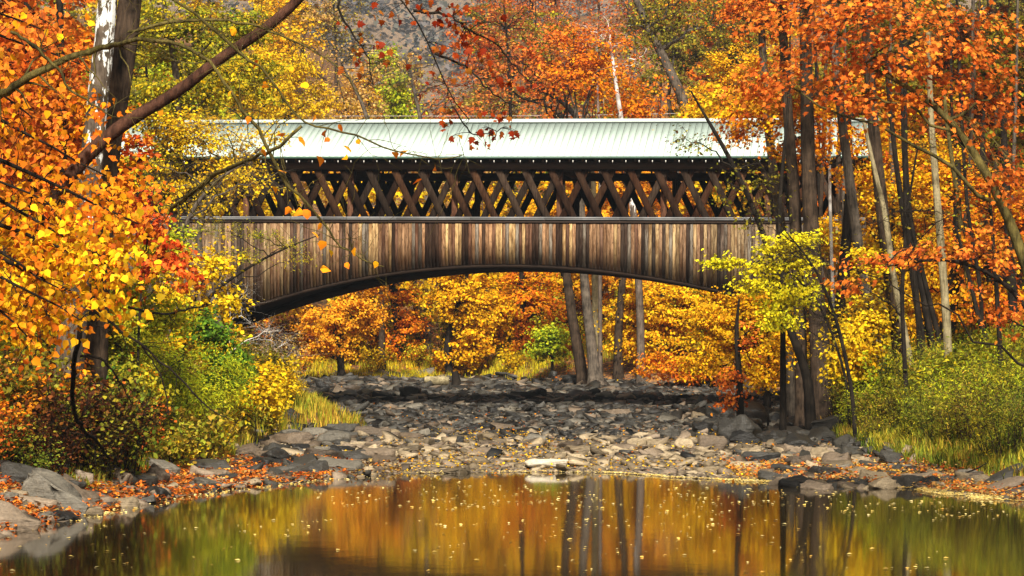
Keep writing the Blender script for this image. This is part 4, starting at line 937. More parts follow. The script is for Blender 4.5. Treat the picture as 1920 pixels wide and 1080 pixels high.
# ------------------------------------------------------------------ right bank woods: trunks one can tell apart
RT = [
 ('big dark trunk, the thicker right one of the twin trunks on the right bank', 90, [(1541, 722), (1538, 640), (1528, 540), (1520, 420), (1515, 300), (1512, 150), (1508, -60)], [50, 40, 36, 33, 30, 27, 24], 'brown', [(1500, -20, 110, 50, 1.5)]),
 ('big dark trunk, the slimmer left one of the twin trunks on the right bank', 91, [(1503, 700), (1500, 600), (1494, 500), (1492, 400), (1480, 250), (1470, 100), (1462, -60)], [30, 27, 27, 26, 22, 20, 18], 'brown', []),
 ('dark crooked trunk leaning left in front of the right end of the bridge', 88, [(1517, 712), (1490, 640), (1466, 570), (1450, 500), (1432, 440), (1400, 360), (1365, 290), (1325, 222), (1295, 170)], [26, 20, 18, 16, 14, 11, 9, 7, 3], 'dark', None),
 ('leaning trunk behind the twin trunks, touching their right side', 93, [(1568, 705), (1572, 600), (1582, 500), (1590, 420), (1596, 300)], [30, 26, 24, 22, 18], 'dark', []),
 ('grey ringed trunk curving left above the yellow bushes', 90, [(1660, 720), (1640, 620), (1622, 540), (1606, 440), (1596, 360), (1583, 260), (1565, 120), (1550, -60)], [26, 25, 24, 23, 21, 18, 15, 13], 'grey', []),
 ('broad dark straight trunk beside the slim pale ones', 86, [(1692, 710), (1680, 600), (1664, 480), (1652, 380), (1640, 260), (1628, 120), (1620, -60)], [34, 31, 30, 28, 25, 22, 20], 'brown', [(1600, -30, 100, 40, 1.2)]),
 ('slim pale mossy trunk crossing the broad dark one', 85, [(1712, 720), (1700, 640), (1682, 560), (1668, 470), (1660, 400), (1640, 320), (1618, 220)], [17, 15, 14, 14, 12, 10, 6], 'pale', []),
 ('pale yellowish straight trunk among orange leaves', 85, [(1778, 660), (1772, 560), (1765, 470), (1756, 360), (1748, 260), (1744, 180), (1740, 60)], [20, 19, 18, 17, 15, 13, 9], 'pale', []),
 ('dark slim trunk between the pale ones, the left of a close pair', 90, [(1735, 680), (1722, 590), (1705, 480), (1690, 380), (1672, 240), (1660, 100)], [16, 14, 13, 12, 10, 8], 'dark', []),
 ('dark slim trunk between the pale ones, the right of a close pair', 91, [(1752, 680), (1740, 600), (1722, 500), (1702, 400), (1695, 260), (1690, 60)], [18, 16, 15, 14, 12, 9], 'dark', []),
 ('dark short leaning trunk behind the pale yellowish one', 95, [(1776, 660), (1790, 560), (1794, 460), (1796, 300)], [24, 21, 19, 14], 'dark', []),
 ('black forked stem leaning left above the green thicket', 86, [(1862, 672), (1835, 600), (1822, 540), (1805, 470), (1790, 420)], [15, 13, 10, 7, 4], 'dark', []),
 ('dark trunk behind the black forked stem', 94, [(1868, 650), (1855, 560), (1846, 440), (1842, 250)], [20, 18, 16, 12], 'dark', []),
 ('dark trunk far right, deep in shade', 88, [(1905, 650), (1898, 560), (1890, 420), (1880, 200)], [22, 20, 18, 13], 'dark', []),
 ('thin white stem left of the grey ringed trunk', 94, [(1570, 640), (1562, 560), (1558, 440), (1555, 330), (1556, 230)], [8, 7, 6, 6, 5], 'white', []),
 ('grey green lichened slim trunk behind orange leaves at the right', 92, [(1822, 560), (1806, 480), (1798, 380), (1784, 300), (1770, 180)], [13, 12, 11, 10, 7], 'moss', []),
 ('grey trunk rising above the right end of the roof', 96, [(1480, 700), (1474, 560), (1466, 430), (1450, 320), (1436, 200), (1428, 60), (1420, -60)], [26, 24, 22, 21, 19, 16, 14], 'grey', [(1430, 20, 80, 60, 1.5)]),
 ('dark far trunk between the twin trunks and the grey ringed one', 100, [(1608, 690), (1603, 560), (1598, 420), (1590, 200)], [20, 18, 16, 12], 'dark', []),
 ('dark slanting trunk crossing behind the close pair', 90, [(1765, 650), (1742, 560), (1715, 450), (1700, 380)], [13, 12, 10, 8], 'dark', []),
]
rng = np.random.default_rng(505)
for q in range(16):
    px = [1575, 1612, 1655, 1675, 1725, 1760, 1800, 1820, 1838, 1875, 1890, 1912, 1468, 1535, 1590, 1785][q]; D = rng.uniform(84, 112); lean = rng.normal(0, 40)
    RT.append(('slim dark trunk in the shade of the right hand woods', D, [(px, 700), (px + lean * .2 + rng.normal(0, 6), 560), (px + lean * .5 + rng.normal(0, 9), 400), (px + lean * .8, 200), (px + lean, rng.uniform(-60, 60))], [w_ * rng.uniform(.7, 1.3) for w_ in (11, 10, 8, 6, 4)], ['dark', 'brown', 'grey', 'dark'][q % 4], []))
RT = [(a_, b_, c_, [v * (.82 if v > 9 else 1) for v in d_], e_, f_) for a_, b_, c_, d_, e_, f_ in RT]
for lab, D, path, w, bk, e in RT:
    if e is None:
        hero('maple_tree', lab, D, path, w, [(1375, 345, 55, 45, .8), (1440, 330, 40, 60, .8), (1300, 265, 45, 25, .6), (1420, 400, 50, 30, .8), (1268, 262, 50, 30, .6)], 'olivebrown', bk, 60, 11, .11, cr=.5, k=9, seg=7, twigs=9, low=.45, limbr=.5, droop=.3)
    else:
        hero('woodland_tree', lab, D, path, w, e, 'redorange', bk, 60, 26, .14, k=12, cr=.6, flare=.45)
r4, a4 = hero('maple_tree', 'orange red maple leaning in from the right edge with its canopy spread over the trunks', 58, [(1985, 760), (1945, 560), (1900, 430), (1862, 345), (1812, 262), (1765, 205), (1700, 160), (1620, 120)], [36, 28, 24, 21, 18, 15, 10, 6],
     [(1750, 95, 150, 75, 1.6), (1560, 110, 120, 75, 1.5), (1425, 170, 90, 60, 1.2), (1640, 30, 160, 45, 1.5), (1860, 190, 70, 80, 1.2), (1850, 60, 90, 50, 1.3), (1480, 40, 110, 40, 1.3), (1660, 200, 120, 35, 1.2), (1890, 350, 50, 60, 1)],
     'redorange', 'moss', 230, 19, .118, tmpl=T_MAPLE, cr=.42, k=10, seg=6, twigs=4, low=.3, limbr=.5)
hero('maple_tree', 'golden orange maple with leaves in front of the right roof end', 93, [(1500, 730), (1500, 500), (1470, 330), (1440, 250)], [12, 11, 9, 5],
     [(1440, 240, 80, 55, 1.0), (1500, 290, 60, 40, .9), (1540, 200, 50, 60, 1), (1360, 215, 40, 20, .7), (1500, 200, 60, 40, .8), (1600, 330, 40, 30, .8), (1590, 250, 50, 45, .9), (1520, 260, 60, 40, .9), (1450, 190, 70, 40, .9), (1380, 250, 50, 30, .7), (1650, 260, 50, 50, .9), (1640, 180, 50, 40, .9)], 'mixed', 'dark', 230, 30, .12, tmpl=T_MAPLE, cr=.42, k=7, seg=6, twigs=4)
hero('maple_tree', 'thin maple with few coral orange leaves reaching across the right hand trunks', 66, [(1990, 800), (1960, 620), (1880, 520), (1780, 480), (1660, 500)], [14, 12, 9, 6, 3],
     [(1640, 490, 80, 14, .8), (1850, 480, 70, 60, 1), (1720, 470, 60, 18, .8), (1890, 600, 40, 40, .8), (1580, 540, 40, 14, .6), (1900, 350, 30, 60, .6)], 'redorange', 'dark', 90, 13, .12, tmpl=T_MAPLE, cr=.4, k=7, seg=7, twigs=6, flat=.3, low=.2)
hero('maple_sapling', 'lemon yellow sapling holding flat sprays before the right end of the siding', 84, [(1590, 720), (1560, 620), (1520, 540), (1450, 490), (1390, 495)], [9, 8, 7, 5, 3],
     [(1375, 495, 50, 7, .8), (1450, 465, 60, 20, .8), (1420, 535, 55, 16, .8), (1480, 560, 55, 30, .9), (1500, 500, 30, 40, .7), (1460, 600, 45, 26, .8), (1345, 492, 25, 6, .6), (1500, 450, 40, 20, .8), (1440, 500, 60, 12, .8)], 'brightlime', 'dark', 170, 34, .11, tmpl=T_OVAL, cr=.42, flat=.16, k=6, seg=6, low=.2)
hero('maple_sapling', 'small red leaved sapling with a dark trunk at the edge of the stones', 88, [(1388, 790), (1386, 700), (1380, 620), (1386, 560)], [24, 20, 15, 6],
     [(1375, 715, 36, 50, .7), (1402, 640, 26, 50, .6), (1368, 760, 26, 20, .5)], 'redorange', 'dark', 40, 16, .13, tmpl=T_OVAL, cr=.34, k=8, seg=5, low=.1)
hero('maple_sapling', 'young yellow leaved maple between the red sapling and the twin trunks', 90, [(1440, 745), (1440, 690), (1442, 640)], [7, 6, 3],
     [(1440, 680, 45, 45, .8), (1420, 715, 30, 22, .6), (1470, 640, 25, 30, .6)], 'gold', 'dark', 60, 30, .12, tmpl=T_OVAL, cr=.34, k=6, seg=5, low=.1)
for lab, D, path, w, e, lm in [
  ('yellow leaved bushy maple between the twin trunks and the broad dark trunk', 86, [(1620, 720), (1622, 640), (1630, 560)], [9, 8, 5], [(1600, 640, 45, 60, .8), (1640, 600, 45, 60, .8), (1580, 690, 30, 30, .6), (1640, 500, 35, 40, .7), (1620, 680, 50, 30, .7)], 'yellow'),
  ('golden maple filling the gap right of the pale mossy trunk', 96, [(1740, 700), (1735, 600), (1730, 500)], [12, 10, 6], [(1720, 480, 60, 60, 1), (1750, 560, 70, 60, 1), (1700, 380, 60, 60, 1), (1740, 300, 70, 60, 1), (1700, 620, 60, 50, 1)], 'gold'),
  ('orange maple at the far right behind the black forked stem', 92, [(1850, 700), (1850, 560), (1860, 450)], [12, 10, 6], [(1850, 470, 80, 60, 1), (1900, 400, 60, 70, 1), (1830, 560, 70, 50, 1), (1890, 590, 60, 45, 1), (1830, 360, 60, 50, 1)], 'mixed'),
  ('golden maple right of the twin trunks at the height of the rail', 98, [(1600, 700), (1590, 500), (1600, 400)], [12, 10, 6], [(1600, 470, 45, 60, 1), (1570, 570, 40, 50, 1), (1640, 360, 40, 60, 1), (1550, 450, 25, 45, .8)], 'gold'),
]:
    hero('maple_tree', lab, D, path, w, e, lm, 'dark', 130, 46, .13, tmpl=T_OVAL, cr=.55, flat=.3, k=7, seg=5, twigs=2)

for lab, D, path, w, e in [
  ('bare dark twiggy tree between the broad dark trunk and the slim pale one', 80, [(1700, 740), (1690, 560), (1700, 400), (1720, 280)], [9, 8, 6, 3], [(1700, 420, 90, 90, 1.2), (1740, 280, 70, 60, 1), (1650, 560, 60, 50, .8)]),
  ('bare dark twiggy tree at the far right in front of the leaning maple', 78, [(1880, 740), (1870, 560), (1860, 420), (1850, 300)], [10, 9, 7, 3], [(1850, 330, 80, 90, 1.2), (1880, 500, 60, 70, 1), (1800, 430, 60, 60, .8)]),
  ('bare dark twiggy sapling crossing the twin dark trunks', 82, [(1600, 740), (1570, 600), (1530, 500), (1470, 430)], [8, 7, 5, 2], [(1500, 470, 80, 50, 1), (1560, 590, 60, 50, .8), (1440, 400, 40, 30, .6)])]:
    hero('bare_tree', lab, D, path, w, e, 'olivebrown', 'dark', 90, 2, .10, cr=.7, k=7, seg=7, twigs=8, flat=.6, limbr=.6, low=.2)
# ------------------------------------------------------------------ left bank bushes and small trees
hero('box_elder', 'bright yellow small leaved tree in front of the left end of the siding', 82, [(330, 800), (345, 640), (370, 540), (400, 490)], [10, 9, 7, 3],
     [(395, 495, 50, 36, .9), (340, 560, 60, 55, 1), (430, 580, 26, 55, .6), (300, 490, 50, 55, .9), (360, 640, 70, 30, .9)], 'yellow', 'dark', 150, 26, .12, tmpl=T_BROAD, cr=.42, k=7, seg=6, low=.15)
hero('locust_tree', 'low olive tipped bough tree reaching over the weathered siding at the left', 84, [(300, 760), (380, 560), (450, 510), (520, 470), (600, 440)], [10, 9, 7, 5, 2],
     [(450, 480, 50, 16, .7), (540, 460, 45, 16, .6), (480, 440, 70, 12, .7), (420, 430, 40, 20, .7), (560, 490, 30, 12, .5)], 'olive', 'dark', 60, 40, .085, tmpl=T_NARROW, cr=.36, flat=.3, k=7, seg=6, low=.3)
hero('shrub', 'large lime green feathery bush sloping down to the stones on the left bank', 76, [(330, 810), (335, 740), (340, 680)], [8, 6, 3],
     [(330, 710, 90, 70, 1.2), (410, 745, 60, 36, 1), (270, 650, 60, 60, 1), (440, 700, 30, 40, .8), (300, 770, 70, 25, .8)], 'lime', 'dark', 210, 60, .11, tmpl=T_NARROW, cr=.46, k=6, seg=5, low=.05, flat=.5)
hero('shrub', 'dark green leafy bush amid yellow leaves below the left bridge end', 80, [(420, 790), (415, 700), (405, 630)], [8, 6, 3],
     [(385, 610, 32, 36, .8), (440, 690, 34, 40, .8), (410, 650, 30, 40, .7), (395, 720, 26, 26, .6)], 'green', 'dark', 70, 46, .11, tmpl=T_OVAL, cr=.4, k=6, seg=5, low=.05)
hero('shrub', 'yellow large leaved bush at the tip of the left thicket above the pale rocks', 84, [(480, 800), (475, 740), (480, 690)], [6, 5, 3],
     [(480, 720, 38, 50, .8), (440, 760, 40, 30, .7), (510, 750, 22, 36, .6)], 'yellow', 'dark', 60, 26, .125, tmpl=T_BROAD, cr=.36, k=6, seg=5, low=.05)
hero('box_elder', 'yellow green small tree between the orange boughs and the siding', 72, [(250, 800), (250, 640), (262, 540), (280, 460)], [8, 7, 5, 3],
     [(250, 560, 55, 70, .9), (290, 480, 50, 45, .8), (210, 620, 40, 50, .7), (330, 450, 40, 30, .7), (310, 600, 60, 40, .8)], 'lime', 'dark', 130, 30, .10, tmpl=T_OVAL, cr=.4, k=7, seg=6, low=.15)
hero('shrub', 'green and yellow bush behind the drooping bare bough', 70, [(220, 820), (222, 740), (230, 660)], [8, 6, 3],
     [(215, 690, 60, 60, .9), (270, 740, 50, 50, .8), (200, 620, 60, 50, .8)], 'olive', 'dark', 100, 46, .11, tmpl=T_OVAL, cr=.42, k=6, seg=5, low=.05)
hero('shrub', 'pale tan dried shrub with bare white twigs under the left springing of the arch', 100, [(500, 740), (505, 690), (510, 640)], [5, 4, 2],
     [(500, 650, 50, 36, .8), (540, 680, 30, 30, .7), (470, 690, 30, 40, .6)], 'tan', 'white', 70, 18, .10, tmpl=T_NARROW, cr=.5, k=5, seg=6, twigs=6, low=.05)
hero('shrub', 'bare whitish twig shrub standing against the dark springing of the arch', 90, [(430, 740), (430, 640), (432, 580)], [5, 4, 2],
     [(450, 570, 30, 50, .6), (500, 620, 45, 25, .6), (420, 520, 25, 40, .5)], 'tan', 'white', 30, 1, .08, tmpl=T_NARROW, cr=.5, k=5, seg=6, twigs=5, low=.05)

# shared shrubs ------------------------------------------------------
def shrub_variant(seed, H, nst, spread, lsz, nleaf, tmpl, plume=0.0, br=3, stem_r=.012, lowleaf=.15):
    global rng
    rng = np.random.default_rng(seed); w = MB(); l = MB(); pos = []; tips = []
    for _ in range(nst):
        a_ = rng.uniform(0, 6.28); b0 = np.array([math.cos(a_), math.sin(a_), 0]) * spread * .35 * rng.random()
        e = np.array([math.cos(a_), math.sin(a_), 0]) * spread * rng.uniform(.3, 1) + [0, 0, H * rng.uniform(.6, 1.05)]
        P = bez(b0, e, .18, 8, .06); tube(w, P, np.linspace(stem_r, stem_r * .25, 8), 3)
        for q in range(br):
            i = rng.integers(2, 7); e2 = P[i] + np.array([rng.normal(0, .3), rng.normal(0, .3), .25]) * H * .35
            Q = bez(P[i], e2, .1, 4, .1); tube(w, Q, np.linspace(stem_r * .5, stem_r * .15, 4), 3); P2 = resample(Q, 6); pos += list(P2); tips += [P2[-1] - P2[0]] * 6
        P3 = resample(P, 16)[int(16 * lowleaf):]; pos += list(P3); tips += [P3[-1] - P3[0]] * len(P3)
    pos = np.array(pos); tips = np.array(tips); i = rng.integers(0, len(pos), nleaf)
    p = pos[i] + rng.normal(0, .07, (nleaf, 3)) * (1 + 1.2 * H * .3)
    leaves(l, p, np.tile([0, -.2, .8], (nleaf, 1)), lsz * rng.uniform(.6, 1.3, nleaf), tmpl, tip=tips[i] * .6 + rng.normal(0, .6, (nleaf, 3)), jit=.6)
    return w.mesh('stems', [], True), l.mesh('foliage', [])
SV = {
 'plume': [shrub_variant(31 + i, 1.35, 16, .75, .085, 1500, T_NARROW, br=4) for i in range(3)],
 'leafy': [shrub_variant(41 + i, 1.7, 12, .95, .10, 1100, T_OVAL, br=4) for i in range(3)],
 'bramble': [shrub_variant(51 + i, 1.5, 18, 1.1, .085, 520, T_OVAL, br=6, lowleaf=0) for i in range(3)],
 'low': [shrub_variant(61 + i, .8, 14, .7, .08, 700, T_OVAL, br=3, lowleaf=0) for i in range(2)],
}
rng = np.random.default_rng(77)
SW = {'plume': 'weed clump', 'leafy': 'leafy bush', 'bramble': 'bramble', 'low': 'ground bush'}; SM = {'plume': 1.25, 'leafy': 1.2, 'bramble': 1.3, 'low': 1.4}
def put_shrub(kind, px, D, lm, s, where, grp, bark='brown'):
    x_ = X_(px, D); z_ = g1(x_, D) - .05
    me_ = SV[kind][rng.integers(0, len(SV[kind]))]
    lab = '%s %s %s %s' % ('tall' if s > SM[kind] * 1.15 else 'short' if s < SM[kind] * .9 else 'midsize', WORD[lm] if lm in WORD else 'golden green', SW[kind], where)
    root = tag(empty({'plume': 'weed_clump', 'leafy': 'bush', 'bramble': 'bramble_bush', 'low': 'low_shrub'}[kind], (x_, D, z_), (0, 0, rng.uniform(0, 6.28))), lab, 'bush', grp); root.scale = (s, s, s * rng.uniform(.85, 1.15))
    for nm, m_, mt in (('stems', me_[0], BK[bark]), ('foliage', me_[1], LM[lm])):
        if not m_.materials: m_.materials.append(mt)
        o = bpy.data.objects.new(nm, m_); C.objects.link(o); o.parent = root; o.material_slots[0].link = 'OBJECT'; o.material_slots[0].material = mt
def scatter(kind, n, px0, px1, D0, D1, lms, s0, s1, where_f, grp, tmin=.3, bark='brown'):
    c = 0; tries = 0
    while c < n and tries < n * 30:
        tries += 1
        px = rng.uniform(px0, px1); D = math.sqrt(rng.uniform(D0 ** 2, D1 ** 2)); x_ = X_(px, D)
        if float(foot(np.array([x_]), np.array([D]))[0]) < tmin or float(wdist(np.array([x_]), np.array([D]))[0]) < .6: continue
        put_shrub(kind, px, D, lms[rng.integers(0, len(lms))], rng.uniform(s0, s1), where_f(px, D), grp, bark); c += 1
rw = lambda px, D: ('beside the rocks' if px < 1640 else 'below the slim pale trunks' if px < 1740 else 'below the black forked stem' if px < 1850 else 'by the right edge') + (', near shore' if D < 74 else ', amid the thicket' if D < 84 else ', far back')
scatter('plume', 60, 1560, 1950, 60, 90, ['olive', 'grassdark', 'grass', 'grassdark', 'olive'], .9, 1.4, rw, 'right bank weeds', 1.1)
scatter('plume', 76, 1540, 1950, 72, 98, ['olive', 'grass', 'grassdark', 'lime', 'olivebrown'], .9, 1.6, rw, 'right bank weeds', .9)
scatter('leafy', 26, 1550, 1950, 78, 100, ['olive', 'lime', 'grassdark', 'yellow', 'olive'], .8, 1.3, rw, 'right bank bushes', 1.2)
scatter('bramble', 16, 1440, 1700, 68, 95, ['olivebrown', 'russet', 'olive', 'tan'], .6, .95, rw, 'right bank brambles', .5)
lw = lambda px, D: ('at the left edge' if px < 60 else 'under the orange boughs' if px < 160 else 'below the lime bush') + (', low on the bank' if D < 62 else ', higher up' if D < 66 else ', up by the trunks')
scatter('bramble', 54, -40, 260, 57, 70, ['russet', 'russet', 'olivebrown', 'grassdark', 'redorange'], .8, 1.25, lw, 'left bank brambles', 1.5, 'dark')
scatter('bramble', 26, 50, 250, 59, 65, ['russet', 'olivebrown', 'grassdark'], 1.0, 1.5, lw, 'left bank brambles', 1.0, 'dark')
scatter('leafy', 16, -40, 300, 56, 75, ['russet', 'olivebrown', 'olive', 'orange'], .9, 1.5, lw, 'left bank bushes', 2.5, 'dark')
lw2 = lambda px, D: ('behind the lime bush' if px < 430 else 'on the grassy spur') + (', nearer side' if D < 88 else ', farther side')
scatter('plume', 26, 300, 560, 72, 100, ['lime', 'olive', 'grass', 'yellow'], .7, 1.15, lw2, 'spur weeds', .6)
scatter('low', 34, 260, 530, 70, 88, ['lime', 'grass', 'olive', 'yellow'], .9, 1.7, lambda px, D: 'at the foot of the lime bush' if px < 430 else 'by the spur rocks', 'low shrubs by the spur', .1)
scatter('plume', 16, 330, 520, 74, 88, ['lime', 'olive'], .7, 1.0, lambda px, D: 'above the spur rocks', 'spur weeds', .3)
scatter('leafy', 20, 250, 540, 78, 112, ['yellow', 'olive', 'lime', 'tan', 'olivebrown'], .8, 1.4, lw2, 'left bank bushes', 1.5)
bw_ = lambda px, D: ('under the left arch end' if px < 600 else 'below the peach maple' if px < 760 else 'below the yellow maple' if px < 960 else 'by the twin trunks' if px < 1200 else 'below the arch right end') + (', at the stones' if D < 158 else ', further back')
scatter('low', 50, 540, 1440, 150, 166, ['grass', 'yellow', 'orange', 'grassyellow', 'olivebrown', 'mixed'], 1.0, 1.8, bw_, 'far bank bushes', .3)
scatter('leafy', 40, 440, 1480, 156, 174, ['mixed', 'orange', 'olivebrown', 'gold', 'russet', 'olive'], 1.2, 2.2, bw_, 'far bank bushes', .5)
scatter('leafy', 16, 1260, 1560, 95, 150, ['mixed', 'orange', 'gold', 'olivebrown'], 1.0, 1.6, lambda px, D: 'behind the dark stones' + (', before the bridge' if D < 110 else ', beyond the bridge'), 'right bank bushes', .6)
scatter('leafy', 16, 380, 600, 112, 155, ['olivebrown', 'russet', 'orange', 'tan'], 1.0, 1.8, lambda px, D: 'in shade beyond the bridge', 'shaded left bank bushes', .8)
scatter('leafy', 20, 1560, 1960, 92, 120, ['gold', 'olivebrown', 'russet', 'mixed'], 1.2, 2.0, lambda px, D: 'on the right woods floor', 'woodland floor bushes', 1)
# little fir
def fir(px, D, h, lab):
    x_ = X_(px, D); z_ = g1(x_, D) - .1; w = MB(); l = MB()
    tube(w, np.array([(0, 0, 0), (0, 0, h * .5), (0, 0, h)]), [.035, .02, .005], 5)
    for lev in np.linspace(.12, .97, 13):
        for q in range(6):
            a_ = q * 1.047 + lev * 9; L = (1 - lev) * h * .52 + .06; d = np.array([math.cos(a_), math.sin(a_), .12]); P = bez([0, 0, lev * h], np.array([0, 0, lev * h]) + d * L, .05, 6, .02)
            tube(w, P, np.linspace(.009, .003, 6), 3)
            m_ = int(26 * (L + .2)); t_2 = rng.random(m_)[:, None]; p = P[0] * (1 - t_2) + P[-1] * t_2; sd = np.cross(d, [0, 0, 1]); sg = np.sign(rng.normal(0, 1, (m_, 1)))
            leaves(l, p + sd * sg * .07 * (1.1 - t_2), np.tile([0, 0, 1.0], (m_, 1)), .17, T_NARROW, tip=sd * sg + d * .8, jit=.2)
    put_tree('fir_sapling', lab, 'tree', (x_, D, z_), w.mesh('trunk', [BK['dark']]), l.mesh('crown', [FIRM]))
FIRM = leaf_mat('needle_blue_green', [(0.02, 0.08, 0.03), (0.06, 0.20, 0.07), (0.14, 0.32, 0.12)], .15)
fir(1640, 88, 1.9, 'small blue green fir at the foot of the broad dark trunk')
fir(1668, 85, 2.1, 'taller blue green fir touching the pale mossy trunk')

# ------------------------------------------------------------------ grass, leaf litter, gravel
def rand_ground(n, x0, x1, y0, y1, cond):
    xs_, ys_ = [], []
    got = 0
    while got < n:
        x_ = rng.uniform(x0, x1, n * 2); y_ = rng.uniform(y0, y1, n * 2); k_ = cond(x_, y_); x_, y_ = x_[k_], y_[k_]
        if len(x_) == 0: break
        xs_.append(x_); ys_.append(y_); got += len(x_)
    x_ = np.concatenate(xs_)[:n]; y_ = np.concatenate(ys_)[:n]
    return x_, y_
def in_view(x_, y_, m=1.12): return np.abs(x_) < .19 * m * y_ + .5
def grass(lab, parts):
    mb = MB(); midx = []; mats = []
    for (n, reg_, cond, h, lm) in parts:
        if LM[lm] not in mats: mats.append(LM[lm])
        x_, y_ = rand_ground(n // 14, *reg_, cond)
        x_ = (x_[:, None] + rng.normal(0, .10, (len(x_), 14))).ravel(); y_ = (y_[:, None] + rng.normal(0, .10, (len(y_), 14))).ravel()
        z_ = gz(x_, y_) - .03; m_ = len(x_); hh = h * rng.uniform(.4, 1.2, m_) * (1 + .5 * fbm(x_ * .5, y_ * .5)); a_ = rng.uniform(0, 6.28, m_); ln = rng.uniform(.1, .6, m_) * hh; wd = rng.uniform(.013, .028, m_)
        b_ = np.stack([x_, y_, z_], 1); dx = np.stack([np.cos(a_), np.sin(a_), a_ * 0], 1); sd = np.stack([-np.sin(a_), np.cos(a_), a_ * 0], 1) * wd[:, None]
        m1 = b_ + dx * ln[:, None] * .3 + np.array([0, 0, 1]) * (hh * .6)[:, None]; tp_ = b_ + dx * ln[:, None] + np.array([0, 0, 1]) * hh[:, None]
        V = np.stack([b_ - sd, b_ + sd, m1 + sd * .7, m1 - sd * .7, tp_], 1).reshape(-1, 3); i = (np.arange(m_) * 5)[:, None]
        mb.add(V, [i + np.array([[0, 1, 2, 3]])]); mb.F.setdefault(3, []).append(i + np.array([[3, 2, 4]]) + mb.n - len(V))
        midx.append((m_, mats.index(LM[lm])))
    q = np.concatenate([np.full(m_, k_) for m_, k_ in midx]); t3 = q
    # polygons are grouped by face size in dictionary order
    me_ = mb.mesh('grass', mats); order = list(mb.F.keys())
    me_.polygons.foreach_set('material_index', np.concatenate([q for _ in order]).astype(np.int32)); me_.update()
    tag(link('grass', me_), lab, kind='stuff')
nb = lambda thr, s_=.35: (lambda x_, y_: fbm(x_ * s_, y_ * s_ * .6) > thr)
grass('golden green grass on the spur and banks', [
    (27000, (-13, -3.5, 76, 118), lambda x_, y_: (foot(x_, y_) > .05) & in_view(x_, y_) & nb(-.25)(x_, y_), .50, 'grass'),
    (17000, (-16, 13, 150, 164), lambda x_, y_: (foot(x_, y_) > -.1) & ((foot(x_, y_) > .1) | (y_ > 155)) & in_view(x_, y_) & nb(-.1)(x_, y_), .5, 'grassyellow'),
    (14000, (-16, 13, 148, 166), lambda x_, y_: (foot(x_, y_) > .05) & in_view(x_, y_), .42, 'grass'),
    (36000, (9.5, 17, 54, 92), lambda x_, y_: (foot(x_, y_) > .35) & in_view(x_, y_) & nb(-.3)(x_, y_), .38, 'grassdark'),
    (22000, (9.5, 17, 54, 90), lambda x_, y_: (foot(x_, y_) > .5) & in_view(x_, y_) & nb(-.2)(x_, y_), .46, 'grass'),
    (9000, (-11, -7, 60, 80), lambda x_, y_: (foot(x_, y_) > .9) & in_view(x_, y_), .30, 'grassdark'),
    (9000, (8.5, 12, 78, 100), lambda x_, y_: (foot(x_, y_) > .5) & in_view(x_, y_) & nb(0)(x_, y_), .40, 'grass'),
])
def litter(parts):
    mb = MB(); mi = []; mats = []
    for n, reg_, cond, sz, lm in parts:
        if LM[lm] not in mats: mats.append(LM[lm])
        x_, y_ = rand_ground(n, *reg_, cond); m_ = len(x_); z_ = gz(x_, y_) + .02 + rng.random(m_) ** 2 * .14
        leaves(mb, np.stack([x_, y_, z_], 1), np.tile([0, 0, 1.0], (m_, 1)), sz * rng.uniform(.6, 1.2, m_), T_CARD, tip=rng.normal(0, 1, (m_, 3)), jit=.35)
        mi.append(np.full(m_, mats.index(LM[lm])))
    me_ = mb.mesh('fallen_leaves', mats); me_.polygons.foreach_set('material_index', np.concatenate(mi).astype(np.int32)); me_.update()
    tag(link('fallen_leaves', me_), 'fallen orange, russet and yellow leaves littering both banks', kind='stuff')
litter([
    (24000, (-14, -4, 46, 78), lambda x_, y_: (wdist(x_, y_) > .05) & (x_ < -4.4) & in_view(x_, y_) & nb(-.35, .9)(x_, y_), .10, 'redorange'),
    (6000, (-13, -3, 46, 78), lambda x_, y_: (wdist(x_, y_) > .05) & in_view(x_, y_), .10, 'tan'),
    (8000, (-13, -3, 46, 78), lambda x_, y_: (wdist(x_, y_) > .05) & in_view(x_, y_), .10, 'russet'),
    (9000, (6, 16, 50, 76), lambda x_, y_: (wdist(x_, y_) > .05) & in_view(x_, y_), .10, 'tan'),
    (9000, (6, 16, 50, 78), lambda x_, y_: (wdist(x_, y_) > .3) & in_view(x_, y_), .10, 'redorange'),
    (4500, (-6, 11, 70, 92), lambda x_, y_: (wdist(x_, y_) > .02) & in_view(x_, y_) & nb(-.1, .5)(x_, y_), .085, 'gold'),
    (3500, (-11, 12, 66, 160), lambda x_, y_: in_view(x_, y_), .10, 'orange'),
    (12000, (-18, 18, 146, 176), lambda x_, y_: (foot(x_, y_) > .2) & in_view(x_, y_), .15, 'orange'),
    (9000, (8, 18, 84, 125), lambda x_, y_: (foot(x_, y_) > .8) & in_view(x_, y_), .13, 'orange'),
])
# leaves afloat: single flecks and the pale band along the far shore
mb = MB(); fx, fy = [], []
x_, y_ = rand_ground(900, -10, 12, 42, 75, lambda x_, y_: (wdist(x_, y_) < -.1) & in_view(x_, y_) & (fbm(x_ * .35 + 9, y_ * .16) > -.12) & (rng.random(len(x_)) < .25 + .75 * np.exp(-((y_ - 60) / 7) ** 2)))
leaves(mb, np.stack([x_, y_, np.full(len(x_), .012)], 1), np.tile([0, -.10, 1.0], (len(x_), 1)), .095 * rng.uniform(.35, 1.15, len(x_)), T_CARD, jit=.10)
xs2, ys2 = rand_ground(3600, -3, 13, 58, 78, lambda x_, y_: (np.abs(wdist(x_, y_) + .10 + .6 * fbm(x_ * .9, y_ * .7)) < .16 + .5 * np.maximum(0, fbm(x_ * .5 + 4, y_ * .3))) & in_view(x_, y_) & (rng.random(len(x_)) < np.where(x_ > 2.5, 1, .3)))
